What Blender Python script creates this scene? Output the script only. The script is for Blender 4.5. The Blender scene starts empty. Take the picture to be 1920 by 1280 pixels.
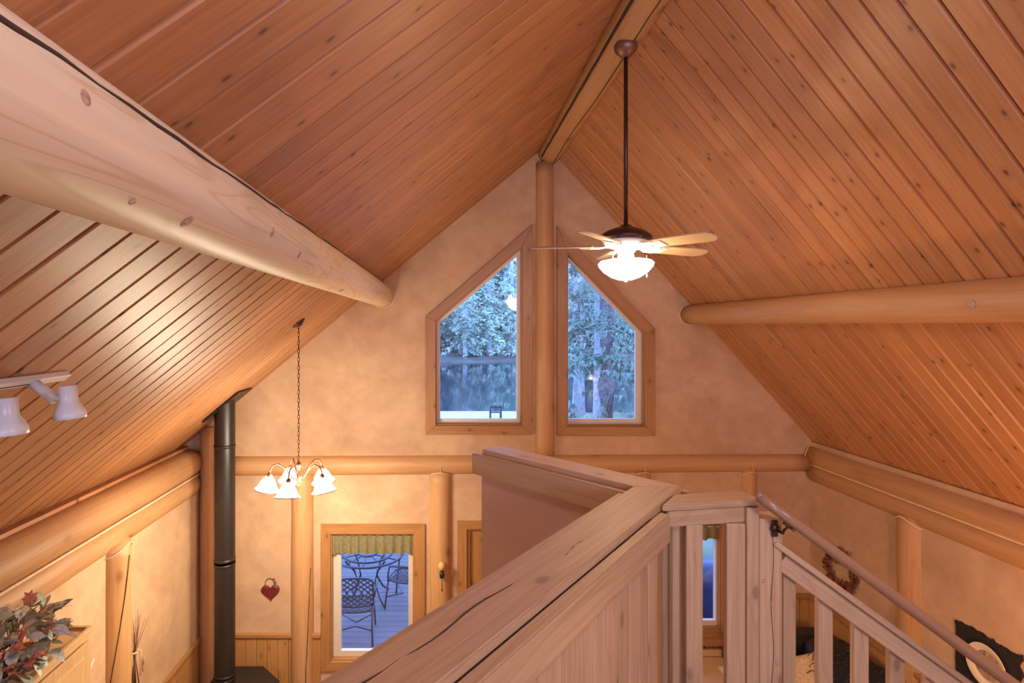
import bpy, bmesh, math, random
from mathutils import Vector, Matrix
from mathutils.geometry import tessellate_polygon

S = bpy.context.scene
C = S.collection
F = 1050.0                      # focal length in pixels of the 1920x1280 frame
U0, V0, EYE = 831.0, 611.0, 4.2  # vanishing point of the ridge direction, eye height above the lower floor

# ------------------------------------------------------------------ camera
cd = bpy.data.cameras.new('camera')
cam = bpy.data.objects.new('camera', cd)
C.objects.link(cam)
cam.location = (0, 0, EYE)
cam.rotation_euler = (math.pi / 2, 0, 0)
cd.sensor_width = 36.0
cd.lens = 36.0 * F / 1920.0
cd.shift_x = (960 - U0) / 1920.0
cd.shift_y = (V0 - 640) / 1920.0
cd.clip_start = 0.05
cd.clip_end = 1000
S.camera = cam

# ------------------------------------------------------------------ world: blue dusk sky
W = bpy.data.worlds.new('dusk_sky')
S.world = W
W.use_nodes = True
wn = W.node_tree.nodes
wn['Background'].inputs[0].default_value = (0.24, 0.40, 1.0, 1)
wn['Background'].inputs[1].default_value = 4.8

S.cycles.max_bounces = 6
S.cycles.diffuse_bounces = 3
S.cycles.adaptive_threshold = 0.08
S.cycles.glossy_bounces = 3
S.cycles.transparent_max_bounces = 6
S.view_settings.view_transform = 'Standard'
S.view_settings.look = 'None'
S.view_settings.exposure = 0.12
S.view_settings.gamma = 1.0
S.view_settings.use_curve_mapping = False


def area_light(name, loc, rot, size, size_y, power, col):
    l = bpy.data.lights.new(name, 'AREA')
    l.shape = 'RECTANGLE'
    l.size, l.size_y, l.energy, l.color = size, size_y, power, col
    o = bpy.data.objects.new(name, l)
    o.location = loc
    o.rotation_euler = rot
    C.objects.link(o)
    return o


def point_light(name, loc, power, col, radius=0.05, parent=None):
    l = bpy.data.lights.new(name, 'POINT')
    l.energy, l.color, l.shadow_soft_size = power, col, radius
    o = bpy.data.objects.new(name, l)
    o.location = loc
    C.objects.link(o)
    if parent:
        o.parent = parent
    return o


WARM = (1.0, 0.76, 0.46)
# added cool fill from behind the camera
area_light('back_fill', (-0.98, -2.85, 4.25), (math.radians(90), 0, 0), 1.3, 1.3, 110, (0.60, 0.66, 1.0))
point_light('loft_fill', (2.3, -0.7, 4.25), 100, (0.66, 0.72, 1.0), 0.2)  # added cool fill without a fixture, brightens the near left ceiling
point_light('loft_fill', (0.9, -0.3, 5.55), 84, (0.70, 0.76, 1.0), 0.15)  # added overhead fill without a fixture, brightens the half wall cap
# assumed lamps of the rooms below, out of the frame, without fixtures
point_light('assumed_lamp', (3.1, 2.5, 2.1), 78, (1.0, 0.50, 0.20), 0.08)  # assumed from the shadow band above the right purlin
point_light('assumed_lamp', (-1.3, 2.6, 1.9), 15, WARM, 0.15)  # added warm lamp for the left side, no fixture


# ------------------------------------------------------------------ pixel helpers
def X(u, y=6.0): return (u - U0) * y / F
def Z(v, y=6.0): return EYE - (v - V0) * y / F
def P(u, v, y=6.0): return Vector((X(u, y), y, Z(v, y)))


# roof: apex on the far wall, slopes of the two ceilings
AX, AZ = 1.109, 6.131
ML, MR = 0.827, 1.115
XL, XR = -2.59, 3.93            # plaster faces of the long walls
YB, YF = -3.0, 6.0              # back wall and far gable wall


def ceil_z(x):
    return AZ - ML * (AX - x) if x < AX else AZ - MR * (x - AX)


# ------------------------------------------------------------------ materials
class NT:
    def __init__(s, name):
        s.m = bpy.data.materials.new(name)
        s.m.use_nodes = True
        s.t = s.m.node_tree
        s.n = s.t.nodes
        s.b = s.n['Principled BSDF']
        s.out = s.n['Material Output']

    def add(s, typ, **kw):
        n = s.n.new(typ)
        for k, v in kw.items():
            setattr(n, k, v)
        return n

    def link(s, a, b):
        s.t.links.new(a, b)

    def math(s, op, a, b=None, clamp=False):
        n = s.add('ShaderNodeMath', operation=op)
        n.use_clamp = clamp
        for i, q in enumerate((a, b)):
            if q is None: continue
            if hasattr(q, 'links'): s.link(q, n.inputs[i])
            else: n.inputs[i].default_value = q
        return n.outputs[0]

    def mix(s, fac, a, b, blend='MIX'):
        n = s.add('ShaderNodeMix', data_type='RGBA', blend_type=blend)
        for i, q in ((0, fac), (6, a), (7, b)):
            if hasattr(q, 'links'): s.link(q, n.inputs[i])
            elif i == 0: n.inputs[0].default_value = q
            else: n.inputs[i].default_value = (*q, 1)
        return n.outputs[2]

    def ramp(s, fac, stops):
        n = s.add('ShaderNodeValToRGB')
        e = n.color_ramp.elements
        while len(e) < len(stops): e.new(0.5)
        for q, (p, c) in zip(e, stops):
            q.position = p
            q.color = (c, c, c, 1) if not isinstance(c, tuple) else (*c, 1)
        s.link(fac, n.inputs[0])
        return n.outputs[0]

    def maprange(s, v, a, b, c=0.0, d=1.0):
        n = s.add('ShaderNodeMapRange')
        s.link(v, n.inputs[0])
        for i, q in enumerate((a, b, c, d)): n.inputs[i + 1].default_value = q
        return n.outputs[0]

    def coords(s, offset=True):
        tc = s.add('ShaderNodeTexCoord')
        if not offset: return tc.outputs['Object']
        oi = s.add('ShaderNodeObjectInfo')
        sc = s.add('ShaderNodeVectorMath', operation='SCALE')
        sc.inputs[0].default_value = (31.7, 17.3, 23.9)
        s.link(oi.outputs['Random'], sc.inputs['Scale'])
        ad = s.add('ShaderNodeVectorMath', operation='ADD')
        s.link(tc.outputs['Object'], ad.inputs[0])
        s.link(sc.outputs[0], ad.inputs[1])
        s.rand = oi.outputs['Random']
        return ad.outputs[0]

    def scaled(s, v, sc):
        n = s.add('ShaderNodeVectorMath', operation='MULTIPLY')
        s.link(v, n.inputs[0])
        n.inputs[1].default_value = sc
        return n.outputs[0]

    def noise(s, v, scale, detail=3, rough=0.5, dist=0.0):
        n = s.add('ShaderNodeTexNoise')
        s.link(v, n.inputs['Vector'])
        n.inputs['Scale'].default_value = scale
        n.inputs['Detail'].default_value = detail
        n.inputs['Roughness'].default_value = rough
        n.inputs['Distortion'].default_value = dist
        return n.outputs[0]

    def bump(s, h, strength, dist=0.01):
        n = s.add('ShaderNodeBump')
        n.inputs['Strength'].default_value = strength
        n.inputs['Distance'].default_value = dist
        s.link(h, n.inputs['Height'])
        s.link(n.outputs[0], s.b.inputs['Normal'])


def wood(name, light, dark, knot=0.0, knot_d='2D', rough=0.42, rings=0.5, vary=0.22, ring_n=9.0, streak=0.55, knot_scale=4.5, knot_r=0.09):
    """pine: the grain runs along the object's local X axis"""
    t = NT(name)
    co = t.coords()
    fine = t.noise(t.scaled(co, (0.9, 26, 26)), 2.4, 2, 0.6)
    broad = t.noise(t.scaled(co, (0.55, 5.5, 5.5)), 1.5, 1, 0.5, 0.5)
    ringv = t.math('PINGPONG', t.math('MULTIPLY', broad, ring_n), 0.5)
    ring = t.maprange(ringv, 0.0, 0.16, 1.0, 0.0)
    fac = t.math('MULTIPLY', t.maprange(fine, 0.32, 0.72), streak)
    fac = t.math('ADD', fac, t.math('MULTIPLY', ring, rings * 0.55), True)
    fac = t.math('ADD', fac, t.math('MULTIPLY', t.maprange(broad, 0.3, 0.75), 0.35), True)
    col = t.mix(fac, light, dark)
    if knot > 0:
        v = t.add('ShaderNodeTexVoronoi')
        v.voronoi_dimensions = knot_d
        v.inputs['Scale'].default_value = knot_scale
        t.link(t.scaled(co, (0.62, 1.15, 1.15)), v.inputs['Vector'])
        d = t.math('ADD', v.outputs['Distance'], t.math('MULTIPLY', t.math('SUBTRACT', fine, 0.5), 0.04))
        sep = t.add('ShaderNodeSeparateColor')
        t.link(v.outputs['Color'], sep.inputs[0])
        on = t.math('GREATER_THAN', sep.outputs[0], 0.25)
        k1 = t.math('MULTIPLY', t.maprange(d, knot_r * 0.45, knot_r, 1.0, 0.0), on)
        k2 = t.math('MULTIPLY', t.maprange(d, knot_r, knot_r * 2.6, 0.35, 0.0), on)
        col = t.mix(t.math('MULTIPLY', k2, knot), col, tuple(q * 0.75 for q in dark))
        col = t.mix(t.math('MULTIPLY', k1, knot), col, tuple(q * 0.38 for q in dark))
    val = t.math('ADD', t.math('MULTIPLY', t.rand, vary), 1.0 - vary / 2)
    hsv = t.add('ShaderNodeHueSaturation')
    t.link(col, hsv.inputs['Color'])
    t.link(val, hsv.inputs['Value'])
    t.link(hsv.outputs[0], t.b.inputs['Base Color'])
    t.b.inputs['Roughness'].default_value = rough
    return t.m


def plaster(name, a, b, rough=0.75):
    t = NT(name)
    co = t.coords(False)
    n1 = t.noise(co, 1.6, 4, 0.62, 0.6)
    n2 = t.noise(co, 7.0, 4, 0.6)
    f = t.math('ADD', t.math('MULTIPLY', t.maprange(n1, 0.3, 0.7), 0.7), t.math('MULTIPLY', t.maprange(n2, 0.3, 0.7), 0.3))
    t.link(t.mix(f, a, b), t.b.inputs['Base Color'])
    t.b.inputs['Roughness'].default_value = rough
    return t.m


def plain(name, col, rough=0.5, metal=0.0, var=0.12, scale=20.0, bump=0.0, coat=0.0):
    t = NT(name)
    co = t.coords()
    n = t.noise(co, scale, 3)
    t.link(t.mix(t.maprange(n, 0.3, 0.7), tuple(q * (1 - var) for q in col), tuple(min(1, q * (1 + var)) for q in col)), t.b.inputs['Base Color'])
    t.b.inputs['Roughness'].default_value = rough
    t.b.inputs['Metallic'].default_value = metal
    t.b.inputs['Coat Weight'].default_value = coat
    if bump: t.bump(n, bump, 0.01)
    return t.m


def lampglass(name, col, strength, trans=0.5):
    t = NT(name)
    e = t.add('ShaderNodeEmission')
    e.inputs[0].default_value = (*col, 1)
    e.inputs[1].default_value = strength
    tr = t.add('ShaderNodeBsdfTransparent')
    mx = t.add('ShaderNodeMixShader')
    mx.inputs[0].default_value = 1 - trans
    t.link(tr.outputs[0], mx.inputs[1])
    t.link(e.outputs[0], mx.inputs[2])
    t.link(mx.outputs[0], t.out.inputs[0])
    return t.m


def pane_glass(name):
    t = NT(name)
    g = t.add('ShaderNodeBsdfGlossy')
    g.inputs['Roughness'].default_value = 0.0
    g.inputs['Color'].default_value = (1, 1, 1, 1)
    tr = t.add('ShaderNodeBsdfTransparent')
    fr = t.add('ShaderNodeFresnel')
    fr.inputs[0].default_value = 1.5
    mx = t.add('ShaderNodeMixShader')
    t.link(t.math('MULTIPLY', fr.outputs[0], 1.8, True), mx.inputs[0])
    t.link(tr.outputs[0], mx.inputs[1])
    t.link(g.outputs[0], mx.inputs[2])
    t.link(mx.outputs[0], t.out.inputs[0])
    return t.m


M = {}
M['ceil'] = wood('pine_ceiling', (0.50, 0.24, 0.108), (0.35, 0.136, 0.050), knot=0.9, rough=0.45, rings=0.35, vary=0.22, knot_scale=5.0, knot_r=0.06)
M['log'] = wood('peeled_log', (0.55, 0.31, 0.145), (0.40, 0.18, 0.068), knot=0.7, knot_d='3D', rough=0.55, rings=0.30, vary=0.10, ring_n=7, knot_scale=3.0, knot_r=0.14, streak=0.4)
M['bigl'] = wood('pale_peeled_log', (0.72, 0.585, 0.42), (0.55, 0.38, 0.22), knot=0.6, knot_d='3D', rough=0.46, rings=1.0, vary=0.05, ring_n=11, knot_scale=3.0, knot_r=0.13, streak=0.25)
M['trim'] = wood('pine_trim', (0.42, 0.205, 0.075), (0.29, 0.125, 0.042), knot=0.6, rough=0.42, rings=0.35, vary=0.14)
M['rail'] = wood('oiled_rail_pine', (0.57, 0.37, 0.215), (0.40, 0.235, 0.12), knot=0.55, rough=0.50, rings=0.6, vary=0.16, ring_n=7, knot_scale=3.0, knot_r=0.06)
M['wains'] = wood('wainscot_pine', (0.50, 0.25, 0.09), (0.38, 0.16, 0.05), knot=0.5, rough=0.42, rings=0.35, vary=0.2)
M['cab'] = wood('cabinet_pine', (0.62, 0.40, 0.20), (0.50, 0.28, 0.12), knot=0.2, rough=0.42, rings=0.3, vary=0.08)
M['hand'] = wood('handrail_wood', (0.40, 0.22, 0.12), (0.31, 0.16, 0.085), knot=0.0, rough=0.24, rings=0.15, vary=0.0)
M['blade'] = wood('blade_wood', (0.60, 0.46, 0.30), (0.52, 0.37, 0.22), knot=0.0, rough=0.4, rings=0.2, vary=0.05)
M['floor'] = wood('floor_pine', (0.42, 0.24, 0.11), (0.32, 0.17, 0.07), knot=0.3, rough=0.4, rings=0.3, vary=0.1)
M['deckw'] = wood('weathered_deck', (0.135, 0.135, 0.135), (0.095, 0.095, 0.10), knot=0.2, rough=0.6, rings=0.4, vary=0.2)
M['plaster'] = plaster('peach_plaster', (0.42, 0.24, 0.14), (0.62, 0.41, 0.255))
M['mauve'] = plaster('mauve_plaster', (0.50, 0.31, 0.245), (0.56, 0.36, 0.29))
M['chink'] = plain('cream_chinking', (0.72, 0.52, 0.32), 0.7)
M['crack'] = plain('dark_crack', (0.05, 0.028, 0.016), 0.9)
M['knot'] = plain('wood_knot', (0.40, 0.25, 0.165), 0.55, 0, 0.35, 120)
M['void'] = plain('roof_underlay', (0.10, 0.05, 0.025), 0.9)
M['black'] = plain('black_stove_metal', (0.020, 0.014, 0.012), 0.40, 0.0)
M['iron'] = plain('dark_bronze', (0.075, 0.035, 0.025), 0.35, 0.6)
M['ironl'] = plain('antique_bronze', (0.22, 0.11, 0.075), 0.4, 0.5)
M['whitem'] = plain('white_enamel', (0.78, 0.77, 0.78), 0.3, 0.0, 0.02)
M['vinyl'] = plain('almond_vinyl', (0.62, 0.54, 0.46), 0.45, 0.0, 0.03)
M['glass'] = pane_glass('window_glass')
M['bowl'] = lampglass('lit_bowl_glass', (1.0, 0.88, 0.66), 9.0)
M['shade'] = lampglass('lit_shade_glass', (1.0, 0.88, 0.66), 7.0)
M['sage'] = plain('sage_cloth', (0.20, 0.17, 0.085), 0.9, 0, 0.25, 60)
M['heart'] = plain('red_paint', (0.13, 0.010, 0.012), 0.55)
M['twig'] = plain('dry_twig', (0.16, 0.085, 0.045), 0.85)
M['raffia'] = plain('raffia', (0.62, 0.40, 0.24), 0.8)
M['leafg'] = plain('eucalyptus_leaf', (0.31, 0.33, 0.255), 0.6, 0, 0.3, 9)
M['leafp'] = plain('pale_leaf', (0.54, 0.53, 0.46), 0.6, 0, 0.3, 9)
M['leafr'] = plain('coral_leaf', (0.58, 0.20, 0.12), 0.6, 0, 0.4, 9)
M['flow'] = plain('dried_flower', (0.78, 0.58, 0.52), 0.8, 0, 0.2, 12)
M['leather'] = plain('black_leather', (0.018, 0.014, 0.012), 0.42, 0, 0.2, 30, 0.15)
M['pillow'] = plain('straw_cloth', (0.62, 0.42, 0.22), 0.85, 0, 0.2, 50)
M['fur'] = plain('grey_fur', (0.045, 0.037, 0.032), 0.9, 0, 0.6, 35)
M['hide'] = plain('black_hide', (0.012, 0.009, 0.008), 0.9, 0, 0.4, 60)
M['plate'] = plain('cream_ceramic', (0.72, 0.60, 0.42), 0.35, 0, 0.03)
M['platec'] = plain('brown_motif', (0.36, 0.23, 0.15), 0.5, 0, 0.5, 40)
M['rust'] = plain('rust_leaf', (0.20, 0.045, 0.018), 0.75, 0, 0.5, 14)
M['bell'] = plain('bell_wood', (0.62, 0.38, 0.16), 0.5)
M['white'] = plain('white_paint', (0.75, 0.72, 0.68), 0.5)
# outdoors
M['bark'] = plain('bark', (0.20, 0.17, 0.16), 0.9, 0, 0.4, 6, 0.4)
M['birch'] = plain('pale_bark', (0.62, 0.62, 0.62), 0.8, 0, 0.25, 6)
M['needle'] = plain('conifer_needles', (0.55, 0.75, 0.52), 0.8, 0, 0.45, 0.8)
M['needled'] = plain('dark_needles', (0.20, 0.30, 0.22), 0.8, 0, 0.5, 1.2)
M['grass'] = plain('lawn', (0.16, 0.20, 0.12), 0.95, 0, 0.3, 0.6)
M['bank'] = plain('lake_bank', (0.12, 0.13, 0.10), 0.95, 0, 0.4, 0.5)
M['dock'] = plain('pale_dock', (0.75, 0.76, 0.74), 0.8, 0, 0.08, 2)
M['patio'] = plain('patio_iron', (0.075, 0.075, 0.085), 0.45, 0.5)
M['cover'] = plain('grill_cover', (0.02, 0.03, 0.09), 0.35, 0, 0.3, 6)


def water():
    t = NT('lake_water')
    co = t.coords(False)
    t.b.inputs['Base Color'].default_value = (0.015, 0.028, 0.05, 1)
    t.b.inputs['Roughness'].default_value = 0.06
    t.bump(t.noise(t.scaled(co, (1.4, 0.5, 1)), 1.0, 2), 0.06, 0.15)
    return t.m


M['water'] = water()


# ------------------------------------------------------------------ object helpers
def link(o, parent=None):
    C.objects.link(o)
    if parent: o.parent = parent
    return o


def tag(o, label=None, cat=None, group=None, kind=None):
    if label: o['label'] = label
    if cat: o['category'] = cat
    if group: o['group'] = group
    if kind: o['kind'] = kind
    return o


def empty(name, loc=(0, 0, 0), label=None, cat=None, group=None, kind=None):
    o = bpy.data.objects.new(name, None)
    o.location = loc
    C.objects.link(o)
    return tag(o, label, cat, group, kind)


def obj(name, me, mat, parent=None, mw=None, smooth=False):
    """link a mesh; mw is the world matrix (parents are unrotated empties or meshes)"""
    o = bpy.data.objects.new(name, me)
    if mat is not None and not me.materials:
        me.materials.append(mat)
    if smooth:
        for p in me.polygons: p.use_smooth = True
    C.objects.link(o)
    mw = mw or Matrix()
    if parent:
        o.parent = parent
        o.matrix_parent_inverse = world_of(parent).inverted()
    o.matrix_basis = mw
    return o


def world_of(o):
    m = o.matrix_basis.copy()
    if o.parent:
        m = world_of(o.parent) @ o.matrix_parent_inverse @ m
    return m


def mesh(name, v, f):
    me = bpy.data.meshes.new(name)
    me.from_pydata([tuple(q) for q in v], [], f)
    me.update()
    return me


def bm_mesh(bm, name='m'):
    bmesh.ops.recalc_face_normals(bm, faces=bm.faces)
    me = bpy.data.meshes.new(name)
    bm.to_mesh(me)
    bm.free()
    return me


def frame(xdir, zhint=(0, 0, 1), loc=(0, 0, 0)):
    """matrix whose local X points along xdir"""
    x = Vector(xdir).normalized()
    z = Vector(zhint)
    z = (z - x * z.dot(x))
    if z.length < 1e-6: z = Vector((0, 1, 0)) - x * x.y
    z.normalize()
    y = z.cross(x)
    m = Matrix((x, y, z)).transposed().to_4x4()
    m.translation = Vector(loc)
    return m


def box_bm(bm, sx, sy, sz, c=(0, 0, 0), bev=0.0):
    r = bmesh.ops.create_cube(bm, size=1.0)
    for v in r['verts']:
        v.co = Vector((v.co.x * sx + c[0], v.co.y * sy + c[1], v.co.z * sz + c[2]))
    if bev > 0:
        es = list({e for v in r['verts'] for e in v.link_edges})
        bmesh.ops.bevel(bm, geom=es, offset=bev, segments=2, affect='EDGES', profile=0.5)


def board(name, a, b, w, t, mat, parent=None, zhint=(0, 0, 1), bev=0.004):
    """a board from a to b (centre line); w across (local Y), t along the z hint"""
    a, b = Vector(a), Vector(b)
    bm = bmesh.new()
    box_bm(bm, (b - a).length, w, t, bev=bev)
    return obj(name, bm_mesh(bm), mat, parent, frame(b - a, zhint, (a + b) / 2))


def box(name, lo, hi, mat, parent=None, bev=0.004, grain='x'):
    lo, hi = Vector(lo), Vector(hi)
    d = hi - lo
    c = (lo + hi) / 2
    bm = bmesh.new()
    if grain == 'x':
        box_bm(bm, d.x, d.y, d.z, bev=bev); m = Matrix.Translation(c)
    elif grain == 'z':
        box_bm(bm, d.z, d.x, d.y, bev=bev); m = frame((0, 0, 1), (0, 1, 0), c)
        # local y = z x x ; keep extents: local Y runs along +-X, local Z along Y
    else:
        box_bm(bm, d.y, d.x, d.z, bev=bev); m = frame((0, 1, 0), (0, 0, 1), c)
    return obj(name, bm_mesh(bm), mat, parent, m)


def tube_bm(bm, pts, rad, n=8, cap=True, closed=False):
    pts = [Vector(p) for p in pts]
    rings = []
    m = len(pts)
    up = Vector((0, 0, 1))
    for i, p in enumerate(pts):
        if closed: d = pts[(i + 1) % m] - pts[i - 1]
        else: d = pts[min(i + 1, m - 1)] - pts[max(i - 1, 0)]
        d.normalize()
        s = d.cross(up)
        if s.length < 1e-3: s = d.cross(Vector((0, 1, 0)))
        s.normalize()
        t = s.cross(d)
        r = rad(i / max(1, m - 1)) if callable(rad) else rad
        rings.append([bm.verts.new(p + (s * math.cos(2 * math.pi * k / n) + t * math.sin(2 * math.pi * k / n)) * r) for k in range(n)])
    for i in range(m if closed else m - 1):
        a, b = rings[i], rings[(i + 1) % m]
        for k in range(n):
            bm.faces.new((a[k], a[(k + 1) % n], b[(k + 1) % n], b[k]))
    if cap and not closed:
        bm.faces.new(rings[0]); bm.faces.new(rings[-1])


def tube(name, pts, rad, mat, parent=None, n=8, closed=False):
    bm = bmesh.new()
    tube_bm(bm, pts, rad, n, True, closed)
    return obj(name, bm_mesh(bm), mat, parent, smooth=True)


def lathe(name, prof, mat, parent=None, mw=None, n=24, smooth=True):
    """profile of (r, z), revolved about local Z"""
    v, f = [], []
    for r, z in prof:
        for k in range(n):
            a = 2 * math.pi * k / n
            v.append((r * math.cos(a), r * math.sin(a), z))
    for i in range(len(prof) - 1):
        for k in range(n):
            f.append((i * n + k, i * n + (k + 1) % n, (i + 1) * n + (k + 1) % n, (i + 1) * n + k))
    bm = bmesh.new()
    vs = [bm.verts.new(q) for q in v]
    for q in f:
        bm.faces.new([vs[i] for i in q])
    bmesh.ops.remove_doubles(bm, verts=bm.verts, dist=1e-5)
    return obj(name, bm_mesh(bm), mat, parent, mw, smooth=smooth)


def log(name, a, b, r0, r1, mat, parent=None, n=28, seg=24, seed=1, wob=0.02, caps=True):
    """a peeled log: slightly uneven round timber from a to b, grain along local X"""
    rnd = random.Random(seed)
    a, b = Vector(a), Vector(b)
    L = (b - a).length
    ph = [rnd.uniform(0, 6.28) for _ in range(8)]
    bm = bmesh.new()
    rings = []
    for i in range(seg + 1):
        t = i / seg
        r = r0 + (r1 - r0) * t
        x = (t - 0.5) * L
        ring = []
        for k in range(n):
            an = 2 * math.pi * k / n
            q = 1 + wob * (math.sin(2 * an + ph[0] + t * 3) * 0.5 + math.sin(3 * an + ph[1] - t * 5) * 0.4 + math.sin(t * L * 2.1 + ph[2]) * 0.4 + math.sin(t * L * 4.7 + an + ph[3]) * 0.35)
            ring.append(bm.verts.new((x, r * q * math.cos(an), r * q * math.sin(an))))
        rings.append(ring)
    for i in range(seg):
        for k in range(n):
            bm.faces.new((rings[i][k], rings[i][(k + 1) % n], rings[i + 1][(k + 1) % n], rings[i + 1][k]))
    if caps:
        bm.faces.new(rings[0]); bm.faces.new(rings[-1])
    return obj(name, bm_mesh(bm), mat, parent, frame(b - a, (0, 0, 1), (a + b) / 2), smooth=True)


def prism(name, poly, holes, mat, parent=None, mw=None, depth=0.05):
    """polygon (local x, y) with holes, extruded along local +Z by depth"""
    loops = [[Vector((p[0], p[1], 0)) for p in poly]] + [[Vector((p[0], p[1], 0)) for p in h] for h in holes]
    tris = tessellate_polygon(loops)
    flat = [p for l in loops for p in l]
    n = len(flat)
    v = [p.copy() for p in flat] + [p + Vector((0, 0, depth)) for p in flat]
    f = [tuple(t) for t in tris] + [tuple(n + i for i in reversed(t)) for t in tris]
    i0 = 0
    for l in loops:
        m = len(l)
        for k in range(m):
            a, b = i0 + k, i0 + (k + 1) % m
            f.append((a, b, n + b, n + a))
        i0 += m
    bm = bmesh.new()
    vs = [bm.verts.new(q) for q in v]
    for q in f:
        try: bm.faces.new([vs[i] for i in q])
        except ValueError: pass
    return obj(name, bm_mesh(bm), mat, parent, mw)


# local x -> world X, local y -> world Z, local z -> world Y (for things lying in planes parallel to the far wall)
def gable_mat(y):
    return Matrix(((1, 0, 0, 0), (0, 0, 1, y), (0, 1, 0, 0), (0, 0, 0, 1)))


def mitre(name, poly_out, poly_in, y, depth, mat, parent, bev=True):
    """flat picture-frame casing in the far wall's plane: one board per side, mitred, grain along each board"""
    n = len(poly_out)
    for i in range(n):
        a, b = Vector(poly_out[i]), Vector(poly_out[(i + 1) % n])
        c, d = Vector(poly_in[(i + 1) % n]), Vector(poly_in[i])
        A, B, Cc, D = [Vector((q[0], y, q[1])) for q in (a, b, c, d)]
        ctr = (A + B + Cc + D) / 4
        m = frame(B - A, (0, -1, 0), ctr)
        mi = m.inverted()
        pts = [mi @ q for q in (A, B, Cc, D)]
        bm = bmesh.new()
        lo = [bm.verts.new((p.x, p.y, 0)) for p in pts]
        hi = [bm.verts.new((p.x, p.y, depth)) for p in pts]
        bm.faces.new(hi); bm.faces.new(lo[::-1])
        for k in range(4): bm.faces.new((lo[k], lo[(k + 1) % 4], hi[(k + 1) % 4], hi[k]))
        bmesh.ops.recalc_face_normals(bm, faces=bm.faces)
        bmesh.ops.bevel(bm, geom=list(bm.edges), offset=0.003, segments=1, affect='EDGES')
        obj(name, bm_mesh(bm), mat, parent, m)


def px(poly):
    return [(X(u), Z(v)) for u, v in poly]


def inset_line(poly, k):
    """shrink a convex polygon by k towards its inside"""
    n = len(poly)
    area = sum(poly[i][0] * poly[(i + 1) % n][1] - poly[(i + 1) % n][0] * poly[i][1] for i in range(n))
    sg = 1 if area > 0 else -1
    ls = []
    for i in range(n):
        a, b = Vector(poly[i]), Vector(poly[(i + 1) % n])
        d = (b - a).normalized()
        nn = Vector((-d.y, d.x)) * sg
        ls.append((a + nn * k, d))
    out = []
    for i in range(n):
        (p, d), (q, e) = ls[i - 1], ls[i]
        den = d.x * e.y - d.y * e.x
        t = ((q.x - p.x) * e.y - (q.y - p.y) * e.x) / den
        out.append(tuple(p + d * t))
    return out


def copy_tree(o, parent=None):
    c = o.copy()
    C.objects.link(c)
    if parent is not None: c.parent = parent
    for ch in list(o.children):
        copy_tree(ch, c)
    return c


def jag(rnd, a, b, n, amp):
    return [a + (b - a) * (i / n) + Vector((rnd.uniform(-amp, amp) for _ in range(3))) for i in range(n + 1)]
#@@STRUCTURE

# ================================================================== STRUCTURE
# ---- floor of the room below
floor = box('floor', (XL - 0.2, YB - 0.2, -0.12), (XR + 0.2, YF + 0.15, 0.0), M['floor'], None, 0, 'y')
tag(floor, kind='structure')


# ---- ceilings: pine boards running up the slope, each one a piece of its own
def skew(y):
    return 0.215 * (1 - max(y, 0.3) / 5.8)


def ceiling(name, xe, step, start, nrm, seed):
    rnd = random.Random(seed)
    n = Vector(nrm).normalized()
    up = -n
    # underlay behind the boards
    pts = [Vector((AX, YB - 0.2, AZ)), Vector((xe, YB - 0.2, ceil_z(xe))), Vector((xe, YF + 0.3, ceil_z(xe))), Vector((AX, YF + 0.3, AZ))]
    lo = [p + up * 0.022 for p in pts]
    hi = [p + up * 0.10 for p in pts]
    me = mesh(name, lo + hi, [(0, 1, 2, 3), (7, 6, 5, 4), (0, 4, 5, 1), (1, 5, 6, 2), (2, 6, 7, 3), (3, 7, 4, 0)])
    root = tag(obj(name, me, M['void']), kind='structure')
    ys = []
    y = start
    while y < YF + 0.22:
        ys.append(y)
        y += step * rnd.uniform(0.985, 1.015)
    y = start
    while y > YB - 0.1:
        y -= step
        ys.insert(0, y)
    for a, b in zip(ys[:-1], ys[1:]):
        def q(yr, x):
            return Vector((x, yr + skew(yr) * (x - AX), ceil_z(x)))
        A, B, Cc, D = q(a, AX), q(b, AX), q(b, xe), q(a, xe)
        ctr = (A + B + Cc + D) / 4
        m = frame((Cc + D) / 2 - (A + B) / 2, n, ctr)
        mi = m.inverted()
        pl = [mi @ p for p in (A, B, Cc, D)]
        sg = 1 if pl[1].y > pl[0].y else -1
        dz = rnd.uniform(-0.0015, 0.0015)

        def sec(p, edge):   # edge -1 at side a, +1 at side b
            e = edge * sg
            return [(p.x, p.y - e * 0.0012, -0.020), (p.x, p.y - e * 0.0012, -0.010 + dz), (p.x, p.y - e * 0.0105, 0.0 + dz)]
        s0a, s0b = sec(pl[0], -1), sec(pl[1], 1)
        s1a, s1b = sec(pl[3], -1), sec(pl[2], 1)
        r0 = s0a + s0b[::-1]
        r1 = s1a + s1b[::-1]
        v = r0 + r1
        f = [(i, i + 1, 7 + i, 6 + i) for i in range(5)] + [(5, 0, 6, 11), (0, 1, 2, 3, 4, 5), (11, 10, 9, 8, 7, 6)]
        bm = bmesh.new()
        vs = [bm.verts.new(c) for c in v]
        for c in f: bm.faces.new([vs[i] for i in c])
        obj('ceiling_board', bm_mesh(bm), M['ceil'], root, m)
    return root


ceiling('ceiling_left', -3.05, 0.1435, 1.335, (ML, 0, -1), 3)
ceiling('ceiling_right', 4.12, 0.1235, 2.05, (-MR, 0, -1), 4)

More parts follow.
